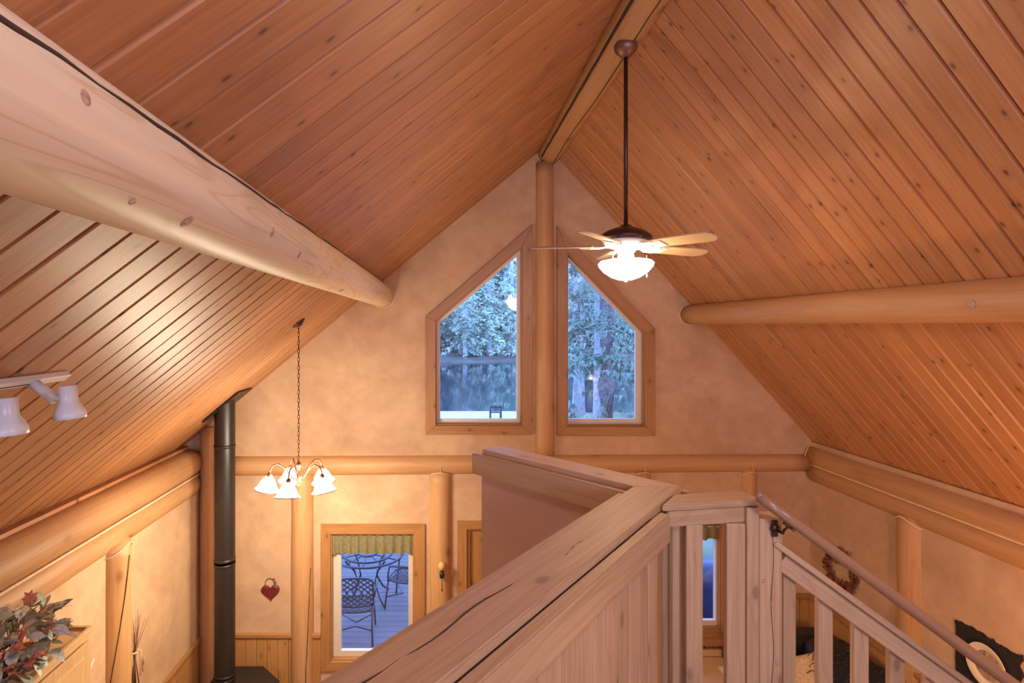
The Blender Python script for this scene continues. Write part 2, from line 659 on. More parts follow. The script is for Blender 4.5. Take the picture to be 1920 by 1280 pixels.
# ---- far gable wall with its openings
UL_out = px([(798, 814), (798, 594), (998, 421), (998, 814)])
UL_in = px([(817, 797), (817, 602), (979, 462), (979, 797)])
UL_gl = px([(825.5, 787), (825.5, 605), (970.5, 479), (970.5, 787)])
UR_out = px([(1044, 816), (1044, 424), (1227, 616), (1227, 816)])
UR_in = px([(1063, 799), (1063, 472), (1209, 623), (1209, 799)])
UR_gl = px([(1067, 787), (1067, 486), (1196, 620), (1196, 787)])
LW_out = px([(602, 1256), (602, 981), (797, 981), (797, 1256)])
LW_in = px([(620.5, 1238), (620.5, 1000), (776, 1000), (776, 1238)])
LW_gl = px([(637.5, 1226), (637.5, 1012), (765, 1012), (765, 1226)])
RW_out = px([(1206, 1198), (1206, 962), (1372, 962), (1372, 1198)])
RW_in = px([(1225, 1180), (1225, 981), (1352, 981), (1352, 1180)])
RW_gl = px([(1236, 1169), (1236, 992), (1347.5, 992), (1347.5, 1169)])
DR_in = [(X(875), 0.0), (X(875), Z(991)), (X(1038), Z(991)), (X(1038), 0.0)]

gw = [(XL - 0.5, 0.0), (DR_in[0][0], 0.0), DR_in[1], DR_in[2], (DR_in[3][0], 0.0), (XR + 0.25, 0.0), (XR + 0.25, ceil_z(XR + 0.25) + 0.03), (AX, AZ + 0.03), (XL - 0.5, ceil_z(XL - 0.5) + 0.03)]
wall_far = prism('wall_far', gw, [UL_in, UR_in, LW_in, RW_in], M['plaster'], None, gable_mat(YF), 0.18)
tag(wall_far, kind='structure')


def wainscot(parent, a, b, ztop, nrm, seed, w=0.118, rail=True, z0=0.0):
    """vertical tongue-and-groove boards under a chair rail, standing on the wall from a to b (x, y)"""
    rnd = random.Random(seed)
    a, b, n = Vector((*a, 0)), Vector((*b, 0)), Vector((*nrm, 0))
    L = (b - a).length
    k = max(1, round(L / w))
    d = (b - a) / k
    for i in range(k):
        c = a + d * (i + 0.5) + n * 0.009
        bm = bmesh.new()
        box_bm(bm, ztop - 0.03 - z0, d.length - 0.003, 0.018, bev=0.0045)
        obj('wainscot_board', bm_mesh(bm), M['wains'], parent, frame((0, 0, 1), n, c + Vector((0, 0, (ztop - 0.03 + z0) / 2))))
    if rail:
        board('chair_rail', a + n * 0.02 + Vector((0, 0, ztop - 0.012)), b + n * 0.02 + Vector((0, 0, ztop - 0.012)), 0.04, 0.045, M['trim'], parent, (0, 0, 1), 0.008)


WZ = Z(1187)
wainscot(wall_far, (XL + 0.02, YF), (X(602), YF), WZ, (0, -1), 11)
wainscot(wall_far, (X(797), YF), (X(857), YF), WZ, (0, -1), 12)
wainscot(wall_far, (X(1056), YF), (X(1206), YF), Z(1200), (0, -1), 13)
wainscot(wall_far, (X(1206), YF), (X(1372), YF), Z(1200), (0, -1), 14, rail=False)
wainscot(wall_far, (X(1372), YF), (XR, YF), Z(1113), (0, -1), 15)

# ---- long walls, back wall
wall_left = box('wall_left', (XL - 0.5, YB, 0), (XL, YF, 2.72), M['plaster'], None, 0)
tag(wall_left, kind='structure')
wainscot(wall_left, (XL, 3.7), (XL, YF - 0.02), WZ, (1, 0), 16)
wall_right = box('wall_right', (XR, YB, 0), (XR + 0.2, YF, ceil_z(XR) - 0.02), M['plaster'], None, 0)
tag(wall_right, kind='structure')
wainscot(wall_right, (XR, 2.6), (XR, YF - 0.02), Z(1113), (-1, 0), 17)
bw = [(XL - 0.5, 0), (XR + 0.2, 0), (XR + 0.2, ceil_z(XR + 0.2) + 0.03), (AX, AZ + 0.03), (XL - 0.5, ceil_z(XL - 0.5) + 0.03)]
bwin = [(-1.70, 3.55), (-1.70, 3.70), (-0.25, 4.85), (-0.25, 3.55)]  # assumed opening, unseen, added to go with the back fill
wall_back = prism('wall_back', bw, [bwin], M['plaster'], None, gable_mat(YB - 0.18), 0.18)
tag(wall_back, kind='structure')


# ---- windows
def window(name, out, inn, gl, y=YF, sill=False):
    w = empty(name, (sum(p[0] for p in inn) / len(inn), y, min(p[1] for p in inn)), kind='structure')
    mitre('casing_board', out, inn, y, 0.026, M['trim'], w)
    ring = inset_line(inn, 0.012)
    prism('jamb', inn, [ring], M['trim'], w, gable_mat(y + 0.001), 0.075)
    prism('sash_frame', ring, [gl], M['vinyl'], w, gable_mat(y + 0.062), 0.05)
    v = [Vector((p[0], y + 0.085, p[1])) for p in inset_line(gl, -0.008)]
    obj('window_pane', mesh('pane', v, [tuple(range(len(v)))]), M['glass'], w)
    return w


window('window_1', UL_out, UL_in, UL_gl)
window('window_2', UR_out, UR_in, UR_gl)
window('window_3', LW_out, LW_in, LW_gl)
w4 = window('window_4', RW_out, RW_in, RW_gl)
board('sill', (X(1212), YF - 0.05, Z(1196)), (X(1380), YF - 0.05, Z(1196)), 0.12, 0.05, M['trim'], w4)
bo = [(-1.80, 3.45), (-1.80, 3.75), (-0.15, 5.06), (-0.15, 3.45)]
wb = window('assumed_window', bo, bwin, inset_line(bwin, 0.04), YB - 0.18)  # assumed window, unseen, added where the cool fill stands

# ---- door on the far wall
d1 = empty('door_1', (X(955), YF, 0), kind='structure')
for a, b in (((X(857), 0), (X(875), 0)), ((X(1038), 0), (X(1056), 0))):
    box('casing_board', (a[0], YF - 0.026, 0), (b[0], YF, Z(991) + 0.002), M['trim'], d1, 0.003, 'z')
box('casing_board', (X(857), YF - 0.026, Z(991)), (X(1056), YF, Z(975.5)), M['trim'], d1, 0.003)
box('jamb', (X(875), YF, 0), (X(881), YF + 0.12, Z(991)), M['trim'], d1, 0.002, 'z')
box('jamb', (X(1032), YF, 0), (X(1038), YF + 0.12, Z(991)), M['trim'], d1, 0.002, 'z')
box('jamb', (X(881), YF, Z(994.5)), (X(1032), YF + 0.12, Z(991)), M['trim'], d1, 0.002)
slab = box('door_slab', (X(881) + .003, YF + 0.03, 0.01), (X(1032) - .003, YF + 0.07, Z(994.5) - .003), M['trim'], d1, 0.003, 'z')
for zz in (0.2, 1.15):
    box('door_panel', (X(881) + 0.13, YF + 0.022, zz), (X(1032) - 0.13, YF + 0.034, zz + 0.75), M['trim'], d1, 0.006, 'z')
for zz in (0.3, 1.85):
    box('hinge', (X(880.5), YF + 0.012, zz), (X(883), YF + 0.034, zz + 0.09), M['ironl'], d1, 0.002)

# ================================================================== LOGS
# ridge
ridge = log('ridge_log', (1.14, YB, 6.045), (1.14, YF + 0.02, 6.045), 0.122, 0.122, M['log'], seed=2, seg=40, wob=0.004)
tag(ridge, 'round ridge log along the peak of the ceiling carrying the fan', 'log beam')
rnd = random.Random(5)
tube('crack', [Vector((1.158 + 0.008 * math.sin(t * 0.45) + rnd.uniform(-.0015, .0015), 1.5 + t * 4.4 / 30, 6.045 - 0.1205)) for t in range(31)], 0.0045, M['crack'], ridge, 5)
tube('crack', [Vector((1.14 - 0.102 + rnd.uniform(-.002, .002), 1.3 + t * 4.6 / 30, 6.045 - 0.062)) for t in range(31)], 0.011, M['crack'], ridge, 5)  # dark strip drawn in as the shaded gap between log and ceiling
# purlins
pur = log('purlin_log', (-0.651, YB, 4.523), (-0.651, YF + 0.02, 4.523), 0.123, 0.121, M['bigl'], seed=7, seg=60, wob=0.006)
tag(pur, 'thick pale peeled purlin log under the left ceiling slope', 'log beam')
pts = []
for t in range(61):
    y = 0.35 + t * 5.3 / 60
    an = math.radians(20 + 7.5 * y + 1.2 * math.sin(y * 9) + rnd.uniform(-1.3, 1.3))
    rr = 0.1222
    pts.append(Vector((-0.651 + rr * math.cos(an), y, 4.523 + rr * math.sin(an) + rnd.uniform(-.0015, .0015))))
tube('crack', pts, lambda t: 0.0046 * (0.55 + 0.6 * abs(math.sin(t * 31))), M['crack'], pur, 5)
purr = log('purlin_log', (2.645, YB, 4.322), (2.645, YF + 0.02, 4.322), 0.106, 0.104, M['log'], seed=9, seg=40, wob=0.015)
tag(purr, 'round purlin log under the right ceiling slope', 'log beam')
for o_, cx, cz, r in ((pur, -0.651, 4.523, 0.121), (purr, 2.645, 4.322, 0.104), (ridge, 1.14, 6.045, 0.122)):
    ring = [Vector((cx + (r + 0.006) * math.cos(a), YF - 0.004, cz + (r + 0.006) * math.sin(a))) for a in [math.pi * 2 * k / 36 for k in range(36)]]
    tube('chinking', ring, 0.006, M['chink'], o_, 5, True)


def knot_disc(parent, p, nrm, r, squash=1.0):
    q = Vector(nrm).normalized().to_track_quat('Z', 'Y').to_matrix().to_4x4()
    lathe('knot', [(0.0, 0.0012), (r * 0.55, 0.0010), (r * 0.62, 0.0006), (r, -0.002)], M['knot'], parent, Matrix.Translation(p) @ q @ Matrix.Diagonal((1, squash, 1, 1)), 14)


def on_cylinder(u, v, cx, cz, r):
    d = Vector((X(u, 1.0), 1.0, Z(v, 1.0) - EYE))
    ox, oz = -cx, EYE - cz
    a = d.x ** 2 + d.z ** 2
    b = 2 * (ox * d.x + oz * d.z)
    c = ox * ox + oz * oz - r * r
    t = (-b - math.sqrt(max(0, b * b - 4 * a * c))) / (2 * a)
    p = Vector((0, 0, EYE)) + d * t
    return p, Vector((p.x - cx, 0, p.z - cz))


for u, v, r in ((163, 182, 0.013), (250, 380, 0.008), (512, 436, 0.016), (352, 418, 0.017), (562, 478, 0.015), (640, 545, 0.02)):
    p, n_k = on_cylinder(u, v, -0.651, 4.523, 0.1235)
    knot_disc(pur, p, n_k, r)
for u, v, r in ((1820, 570, 0.022), (1505, 583, 0.02), (1690, 598, 0.018)):
    p, n_k = on_cylinder(u, v, 2.645, 4.322, 0.1065)
    knot_disc(purr, p, n_k, r)
# gable king post
kp = log('log_post', (X(1021.5), YF + 0.02, Z(853)), (X(1021.5), YF + 0.02, Z(306)), 0.107, 0.100, M['log'], seed=12, wob=0.03)
tag(kp, 'tall log post between the two upper windows on the far wall', 'log post')
# beam across the far wall
gb = log('log_beam', (X(424), YF + 0.035, Z(873.5)), (X(1516), YF + 0.035, Z(867)), 0.112, 0.100, M['log'], seed=14, seg=30, wob=0.012)
tag(gb, 'horizontal log beam across the far wall below the upper windows', 'log beam')
for u, pr_ in ((826, .113), (1205, .090), (1404.5, .082)):
    pts = [Vector((X(u) + pr_ * s_, YF + 0.018 - pr_ * math.sqrt(max(0.03, 1 - s_ * s_)), Z(890) + 0.045 * (1 - s_ * s_))) for s_ in [(-1 + 2 * k / 12) for k in range(13)]]
    tube('chinking', pts, 0.006, M['chink'], gb, 5)
    tube('chinking', [Vector((X(u), YF - 0.081 + 0.03 * (k / 6) ** 2, Z(882) + 0.125 * k / 6)) for k in range(7)], 0.0035, M['chink'], gb, 5)


def wall_post(name, u0, u1, vtop, seed, label, crack=None, r=None, y=YF):
    rr = r or (X(u1) - X(u0)) / 2
    c = (X(u0) + X(u1)) / 2
    o = log(name, (c, y + 0.02, 0), (c, y + 0.02, Z(vtop)), rr * 1.04, rr, M['log'], seed=seed, wob=0.025)
    tag(o, label, 'log post', 'log posts of the far wall')
    if crack:
        tube('crack', [Vector((X(crack[0] + (crack[1] - crack[0]) * k / 16 + rnd.uniform(-.6, .6)), 0, Z(crack[2] + (crack[3] - crack[2]) * k / 16))) + Vector((0, y + 0.02 - math.sqrt(max(1e-5, (rr * 1.01) ** 2 - (X(crack[0] + (crack[1] - crack[0]) * k / 16) - c) ** 2)), 0)) for k in range(17)], 0.005, M['crack'], o, 5)
    return o


wall_post('log_post', 546, 588, 889, 21, 'log post with a long crack right of the red heart ornament', (584, 576, 1060, 1290))
wall_post('log_post', 806, 846, 884, 22, 'log post with a small hanging bell right of the curtained window')
wall_post('log_post', 1189, 1221, 884, 23, 'log post top just peeking over the far half wall cap')
wall_post('log_post', 1390, 1419, 878, 24, 'slim log post above the short landing railing')
cp = log('log_post', (X(392), YF - 0.02, 0), (X(392), YF - 0.02, Z(800)), 0.088, 0.082, M['log'], seed=25)
tag(cp, 'log post in the shadowed corner behind the black stovepipe', 'log post', 'log posts of the far wall')

# plate logs of the long walls
lu = log('plate_log', (-2.675, YB, 2.757), (-2.675, YF - 0.07, 2.757), 0.14, 0.14, M['log'], seed=31, seg=50)
tag(box('trim_1', (-2.80, YB, 2.80), (-2.70, YF - 0.05, 2.925), M['ceil'], None, 0, 'y'), kind='structure')
tag(lu, 'upper of the two stacked logs on top of the left wall', 'log beam')
ll = log('plate_log', (-2.675, YB, 2.532), (-2.675, YF - 0.07, 2.532), 0.125, 0.125, M['log'], seed=32, seg=50)
tag(ll, 'lower of the two stacked logs on top of the left wall', 'log beam')
tube('chinking', [Vector((-2.675 + 0.1035, -0.2 + k * 6.1 / 40, 2.641)) for k in range(41)], 0.011, M['chink'], ll, 6)
ru = log('plate_log', (3.985, YB, 2.812), (3.985, YF - 0.02, 2.812), 0.124, 0.118, M['log'], seed=33, seg=50)
tag(ru, 'upper of the two stacked logs on top of the right wall', 'log beam')
rl = log('plate_log', (3.985, YB, 2.645), (3.985, YF - 0.02, 2.645), 0.115, 0.110, M['log'], seed=34, seg=50)
tag(rl, 'lower of the two stacked logs on top of the right wall', 'log beam')
tube('chinking', [Vector((3.985 - 0.0895, 1.2 + k * 4.75 / 40, 2.733)) for k in range(41)], 0.009, M['chink'], rl, 6)
ring = [Vector((3.985 + 0.124 * math.cos(a), YF - 0.025, 2.812 + 0.124 * math.sin(a))) for a in [math.pi * 0.75 + math.pi * 0.55 * k / 16 for k in range(17)]]
tube('chinking', ring, 0.006, M['chink'], ru, 5)


def side_post(x, y, r, ztop, seed, label, crack=None):
    o = log('log_post', (x, y, 0), (x, y, ztop), r * 1.06, r, M['log'], seed=seed, wob=0.025)
    tag(o, label, 'log post')
    s = 1 if x < 0 else -1
    pts = [Vector((x + s * (r + 0.004) * math.cos(a), y + (r + 0.01) * math.sin(a), ztop - 0.075 * abs(math.sin(a)) ** 1.5 - 0.005)) for a in [-1.5 + 3.0 * k / 14 for k in range(15)]]
    tube('chinking', pts, 0.007, M['chink'], o, 5)
    if crack:
        tube('crack', [Vector((x + s * r * 1.03 * math.cos(a), y + r * 1.03 * math.sin(a), z)) for a, z in [(crack[0] + (crack[1] - crack[0]) * k / 14, ztop - 0.1 - (ztop - 0.5) * k / 14 * 0.8) for k in range(15)]], 0.0035, M['crack'], o, 5)
    return o


side_post(-2.62, 4.43, 0.135, 2.49, 41, 'log post with a long dark crack on the left wall', (0.0, -1.9))
side_post(3.985, 4.72, 0.125, 2.60, 42, 'log post on the right wall between the wreath and the black hide')

# ================================================================== LOFT
LZ = 2.58                       # loft floor
CT = EYE - 0.66                 # top of the half wall caps
tip_o, tip_i = Vector((0.985, 2.305)), Vector((0.782, 2.310))
d1v = Vector((-0.617, -0.787))   # near half wall runs this way from the corner
d2v = Vector((-0.640, 0.768))    # far half wall runs this way
lf = [(XL, YB), (XR, YB), (XR, 1.0), (1.25, 1.0), (1.25, 2.05), (0.80, 2.03), (0.80 - 1.65, 2.03 - 2.10), (XL, -0.07)]
tag(prism('floor_loft', lf, [], M['floor'], None, Matrix.Translation((0, 0, LZ - 0.24)), 0.24), kind='structure')


def v3(p, z): return Vector((p.x, p.y, z))


def quad_board(name, q, z0, z1, mat, parent, along, bev=0.004):
    """board with plan outline q (4 points) between heights, grain along the plan direction"""
    ctr = sum((Vector(p) for p in q), Vector((0, 0))) / len(q)
    m = frame((along.x, along.y, 0), (0, 0, 1), (ctr.x, ctr.y, (z0 + z1) / 2))
    mi = m.inverted()
    bm = bmesh.new()
    lo = [bm.verts.new(mi @ v3(Vector(p), z0)) for p in q]
    hi = [bm.verts.new(mi @ v3(Vector(p), z1)) for p in q]
    n = len(q)
    bm.faces.new(hi); bm.faces.new(lo[::-1])
    for k in range(n): bm.faces.new((lo[k], lo[(k + 1) % n], hi[(k + 1) % n], hi[k]))
    bmesh.ops.recalc_face_normals(bm, faces=bm.faces)
    if bev: bmesh.ops.bevel(bm, geom=list(bm.edges), offset=bev, segments=2, affect='EDGES')
    return obj(name, bm_mesh(bm), mat, parent, m)


n1 = Vector((0.787, -0.617))     # right-hand (camera) side of the near half wall
n2 = Vector((-0.768, -0.640))    # room side of the far half wall
L1, L2 = 2.35, 0.90
hw = empty('half_wall', (0.1, 1.2, LZ), 'near pine half wall with broad cap and vertical boards on the loft edge', 'half wall')
cap1 = quad_board('cap_board', [tip_i, tip_i + d1v * L1, tip_o + d1v * L1, tip_o], CT - 0.028, CT, M['rail'], hw, d1v)
# dark pitch streaks in the cap's grain
mid = (tip_i + tip_o) / 2
for off, s0, s1, w in ((-0.022, 1.02, 1.62, 0.0035), (0.005, 0.62, 1.0, 0.0018), (-0.03, 1.5, 2.1, 0.005)):
    tube('grain_crack', [v3(mid + n1 * (off + 0.006 * math.sin(k * .8)) + d1v * (s0 + (s1 - s0) * k / 14), CT - 0.0016 + 0.0008 * (k % 2)) for k in range(15)], lambda t, w=w: w * math.sin(math.pi * min(max(t, .05), .95)), M['crack'], cap1, 5)
a0 = tip_o + n1 * 0.0 + d1v * 0.31
for nn, st, sgn in ((n1, tip_o + d1v * 0.315, 1), (-n1, tip_i + d1v * 0.05, -1)):
    e = st + d1v * (L1 - 0.33)
    quad_board('apron_board', [st + nn * 0.004, e + nn * 0.004, e + nn * 0.042, st + nn * 0.042], CT - 0.125, CT - 0.022, M['rail'], hw, d1v)
# core and boards
quad_board('wall_core', [tip_i + d1v * 0.1 + n1 * 0.03, tip_i + d1v * L1 + n1 * 0.03, tip_o + d1v * L1 - n1 * 0.02, tip_o + d1v * 0.33 - n1 * 0.02], LZ, CT - 0.03, M['mauve'], hw, d1v, 0)
bs = 0.335
k = 0
while bs < L1 - 0.1:
    bwid = 0.094
    p = tip_o + d1v * (bs + bwid / 2) - n1 * 0.008
    bm = bmesh.new()
    box_bm(bm, CT - 0.10 - LZ, bwid - 0.002, 0.02, bev=0.004)
    obj('wall_board', bm_mesh(bm), M['rail'], hw, frame((0, 0, 1), (n1.x, n1.y, 0), v3(p, (CT - 0.10 + LZ) / 2)))
    bs += bwid
    k += 1

hf = empty('half_wall', (0.5, 2.7, 0), 'far plastered half wall with pine cap behind the near half wall', 'half wall')
quad_board('cap_board', [tip_i + d2v * 0.002, tip_i + d2v * L2, tip_o + d2v * (L2 + 0.13), tip_o], CT - 0.028, CT, M['rail'], hf, d2v)
quad_board('apron_board', [tip_i + n2 * 0.004 - d2v * 0.06, tip_i + n2 * 0.004 + d2v * (L2 + 0.035), tip_i + n2 * 0.042 + d2v * (L2 + 0.035), tip_i + n2 * 0.042 - d2v * 0.03], CT - 0.13, CT - 0.022, M['rail'], hf, d2v)
quad_board('apron_board', [tip_o - n2 * 0.004 - d2v * 0.02, tip_o - n2 * 0.004 + d2v * (L2 + 0.15), tip_o - n2 * 0.042 + d2v * (L2 + 0.15), tip_o - n2 * 0.042 - d2v * 0.02], CT - 0.13, CT - 0.022, M['rail'], hf, d2v)
quad_board('wall_core', [tip_i + d2v * 0.0, tip_i + d2v * (L2 - 0.0), tip_o + d2v * (L2 + 0.12), tip_o + d2v * 0.1], 0.0, CT - 0.03, M['mauve'], hf, d2v, 0)

# ---- short landing railing
RA = Vector((0.835, 2.068))
RB = Vector((1.215, 2.132))
rd = (RB - RA).normalized()
rn = Vector((-rd.y, rd.x))       # away from the camera
lr = empty('landing_railing', (1.0, 2.15, LZ), 'short level pine railing between the near half wall and newel post', 'railing')
ra0 = Vector((0.805, 2.064))
quad_board('top_board', [ra0, RB, RB + rn * 0.125, Vector((0.905, 2.195))], CT - 0.024, CT, M['rail'], lr, rd)
quad_board('rail_board', [RA + rn * 0.012, RB + rn * 0.012 - rd * 0.005, RB + rn * 0.05 - rd * 0.005, RA + rn * 0.05 + rd * 0.0], CT - 0.088, CT - 0.025, M['rail'], lr, rd)


def stick(name, u0, u1, y, dy, z0, z1, mat, parent, bev=0.004):
    return box(name, (X(u0, y), y, z0), (X(u1, y), y + dy, z1), mat, parent, bev, 'z')


stick('corner_post', 1243, 1283, 2.17, 0.06, LZ, CT - 0.03, M['rail'], lr)
for u0, u1, yy, dy in ((1261, 1275, 2.125, 0.04), (1287, 1318.5, 2.10, 0.030), (1363, 1398, 2.112, 0.030)):
    stick('baluster', u0, u1, yy, dy, LZ, CT - 0.086, M['rail'], lr)

# ---- stair railing running down to the right
sr = empty('stair_railing', (1.2, 2.14, LZ), 'sloping pine stair railing with newel post and square balusters', 'railing')
YS = 2.135
stick('newel_post', 1400.5, 1424, YS - 0.018, 0.075, LZ - 0.3, CT - 0.027, M['rail'], sr)
nw = stick('newel_post', 1424.5, 1467, YS - 0.022, 0.088, LZ - 0.3, Z(968, YS), M['rail'], sr)
for u_, v_, r_ in ((1432, 1089, .011), (1457, 1243, .011)):
    knot_disc(nw, P(u_, v_, YS - 0.0225), (0, -1, 0), r_)
tube('crack', [Vector((X(1448 + 2.5 * math.sin(k * .5), YS - 0.022), YS - 0.0225, Z(1000 + 280 * k / 20, YS - 0.022))) for k in range(21)], 0.0012, M['crack'], nw, 4)


def ry(u):    # depth of the sloping rail
    return YS + 0.0002 * (u - 1467)


def sloped(name, v_off0, v_off1, y0, dy, u0, u1, parent, w=0.0):
    """a rail board following the stair: its face spans v offsets from the dark joint line"""
    def jv(u): return 1104.7 + 0.7235 * (u - 1564)
    pts = []
    for u in (u0, u1):
        a = P(u, jv(u) + v_off0, y0)
        b = P(u, jv(u) + v_off1, y0)
        pts.append((a, b))
    (a0_, b0_), (a1_, b1_) = pts
    xd = (a1_ - a0_)
    th = (a0_.z - b0_.z) * math.cos(math.atan2(-xd.z, xd.x))
    c = (a0_ + b0_ + a1_ + b1_) / 4 + Vector((0, dy / 2, 0))
    bm = bmesh.new()
    box_bm(bm, xd.length, dy, th, bev=0.004)
    return obj(name, bm_mesh(bm), M['rail'], parent, frame(xd, (0, 0, 1), c))


sloped('rail_cap', -14, 0, YS - 0.03, 0.115, 1455, 2060, sr)
sloped('rail_board', 0, 39, YS - 0.012, 0.036, 1466, 2060, sr)
sloped('stringer', 380, 480, YS - 0.012, 0.04, 1440, 2060, sr)
u = 1469.0
for k in range(9):
    yy = YS + 0.026
    uu0, uu1 = (1469, 1493) if k == 0 else (1534.5 + 67.3 * (k - 1), 1562.5 + 67.3 * (k - 1))
    vt = 1104.7 + 0.7235 * ((uu0 + uu1) / 2 - 1564) + 22
    stick('baluster', uu0, uu1, yy - 0.018, 0.026, Z(vt + 400, yy), Z(vt, yy), M['rail'], sr)

# ---- round handrail
hr = empty('handrail', (1.2, 2.0, 3.5), 'round brown wooden handrail slanting down beside the stairs', 'handrail')
HA, HB = P(1424, 931, 2.06), P(2010, 1365, 1.98)
o_ = log('rail_pole', HA, HB, 0.0195, 0.0225, M['hand'], hr, 20, 10, 3, 0.0)
hb = P(1453, 990, YS - 0.03)
br = lathe('bracket', [(0.0, 0.012), (0.014, 0.010), (0.018, 0.0)], M['iron'], hr, frame((1, 0, 0), (0, -1, 0), hb) @ Matrix.Scale(1.0, 4), 16)
box('bracket_plate', hb + Vector((-0.011, -0.004, -0.032)), hb + Vector((0.011, 0.006, 0.03)), M['iron'], br, 0.003)
hd = (HB - HA).normalized()
hq = HA + hd * ((P(1478, 975, 2.05) - HA).dot(hd)) - Vector((0, 0, 0.028))
tube('bracket_arm', [hb + Vector((0.0, -0.004, -0.004)), hb + Vector((0.012, -0.03, -0.008)), hq + Vector((-0.012, 0.01, -0.018)), hq], 0.0055, M['iron'], br, 8)
tube('bracket_saddle', [hq - hd * 0.025, hq + hd * 0.025], 0.006, M['iron'], br, 8)
#@@OBJECTS

# ================================================================== LAMPS
# ---- ceiling fan with light, hung from the ridge log
FX, FY = 1.125, 3.45
fan = empty('ceiling_fan', (FX, FY, 5.93), 'five-bladed ceiling fan with lit glass bowl on a long dark rod', 'ceiling fan')


def FZ(v): return Z(v, FY)


T = lambda z: Matrix.Translation((FX, FY, z))
can = lathe('canopy', [(0.0, 0.0), (0.066, 0.0), (0.070, -0.008), (0.070, -0.03), (0.062, -0.045), (0.045, -0.062), (0.022, -0.082), (0.0, -0.082)], M['ironl'], fan, T(FZ(83)), 28)
tube('down_rod', [(FX, FY, FZ(104)), (FX, FY, FZ(424))], 0.0125, M['iron'], fan, 14)
tilt = Matrix.Translation((FX, FY, FZ(445))) @ Matrix.Rotation(math.radians(2.2), 4, 'Y')
lathe('motor_housing', [(0.0, 0.075), (0.03, 0.075), (0.034, 0.066), (0.07, 0.055), (0.12, 0.034), (0.150, 0.012), (0.156, 0.0), (0.156, -0.012), (0.148, -0.016), (0.148, -0.022), (0.13, -0.022), (0.0, -0.022)], M['iron'], fan, tilt, 40)
lathe('motor_skirt', [(0.0, -0.022), (0.135, -0.022), (0.14, -0.03), (0.12, -0.055), (0.085, -0.068), (0.0, -0.068)], M['white'], fan, tilt, 32)
# blades: bracket and blade, 72 degrees apart
bl = [(0.20, 0.048), (0.30, 0.060), (0.48, 0.066), (0.545, 0.060), (0.578, 0.030), (0.585, 0.0)]
outl = bl + [(x, -w) for x, w in bl[::-1][1:]]
for k in range(5):
    an = math.radians(15 + 72 * k)
    m = tilt @ Matrix.Rotation(an, 4, 'Z') @ Matrix.Translation((0, 0, -0.060)) @ Matrix.Rotation(math.radians(-12), 4, 'X')
    b = prism('fan_blade', outl, [], M['blade'], fan, m, 0.007)
    bm = bmesh.new()
    for s in (-1, 1):
        tube_bm(bm, [(0.10, s * 0.012, 0.006), (0.15, s * 0.035, -0.004), (0.21, s * 0.042, -0.004), (0.25, s * 0.02, -0.004)], 0.006, 6)
    box_bm(bm, 0.12, 0.03, 0.006, (0.15, 0, -0.002))
    box_bm(bm, 0.07, 0.085, 0.005, (0.235, 0, -0.003))
    obj('blade_bracket', bm_mesh(bm), M['white'], b, m)
lathe('light_neck', [(0.0, -0.066), (0.055, -0.066), (0.06, -0.085), (0.045, -0.10), (0.05, -0.118), (0.0, -0.118)], M['white'], fan, T(FZ(445)), 24)
for k in range(3):
    a = math.radians(40 + 120 * k)
    tube('bowl_arm', [(FX + 0.05 * math.cos(a), FY + 0.05 * math.sin(a), FZ(471)), (FX + 0.075 * math.cos(a), FY + 0.075 * math.sin(a), FZ(476)), (FX + 0.078 * math.cos(a), FY + 0.078 * math.sin(a), FZ(488))], 0.004, M['white'], fan, 6)
lathe('glass_bowl', [(0.075, 0.022), (0.10, 0.020), (0.150, 0.010), (0.166, -0.006), (0.160, -0.026), (0.13, -0.062), (0.085, -0.092), (0.04, -0.108), (0.0, -0.112)], M['bowl'], fan, T(FZ(492)), 40)
lathe('finial', [(0.0, -0.111), (0.010, -0.113), (0.008, -0.122), (0.0, -0.125)], M['white'], fan, T(FZ(492)), 10)
tube('pull_chain', [(FX + 0.11, FY - 0.05, FZ(480)), (FX + 0.112, FY - 0.05, FZ(514))], 0.0016, M['white'], fan, 5)
lathe('chain_knob', [(0.0, 0.012), (0.004, 0.008), (0.006, -0.008), (0.0, -0.014)], M['white'], fan, Matrix.Translation((FX + 0.112, FY - 0.05, FZ(518))), 8)
point_light('fan_light', (FX, FY, FZ(497)), 46, (1.0, 0.64, 0.32), 0.13)

# ---- chandelier on a chain, five lit bell shades
CX, CY = X(560, 4.63), 4.63


def CZ(v): return Z(v, CY)


ch = empty('chandelier', (CX, CY, CZ(605)), 'chandelier with five lit bell shades on a chain from the left ceiling', 'chandelier')
nl = Vector((ML, 0, -1)).normalized()
lathe('canopy', [(0.0, 0.03), (0.012, 0.03), (0.03, 0.022), (0.058, 0.008), (0.064, 0.0), (0.0, 0.0)], M['iron'], ch, Matrix.Translation((CX, CY, ceil_z(CX))) @ nl.to_track_quat('Z', 'Y').to_matrix().to_4x4(), 24)
bm = bmesh.new()
z = ceil_z(CX) - 0.03
i = 0
while z > CZ(868):
    ring = []
    for k in range(10):
        a = 2 * math.pi * k / 10
        p = Vector((0.0085 * math.cos(a), 0, 0.021 * math.sin(a)))
        if i % 2: p = Vector((0, p.x, p.z))
        ring.append(p + Vector((CX, CY, z)))
    tube_bm(bm, ring, 0.0026, 5, False, True)
    z -= 0.034
    i += 1
o_ = obj('chain', bm_mesh(bm), M['iron'], ch, smooth=True)
o_['kind'] = 'stuff'
lathe('column', [(0.0, 0.03), (0.008, 0.03), (0.02, 0.015), (0.022, 0.0), (0.012, -0.02), (0.010, -0.06), (0.02, -0.08), (0.03, -0.11), (0.024, -0.14), (0.012, -0.155), (0.016, -0.17), (0.0, -0.185)], M['ironl'], ch, Matrix.Translation((CX, CY, CZ(872))), 20)
sh_prof = [(0.020, 0.0), (0.030, -0.004), (0.052, -0.03), (0.068, -0.065), (0.082, -0.095), (0.100, -0.112)]
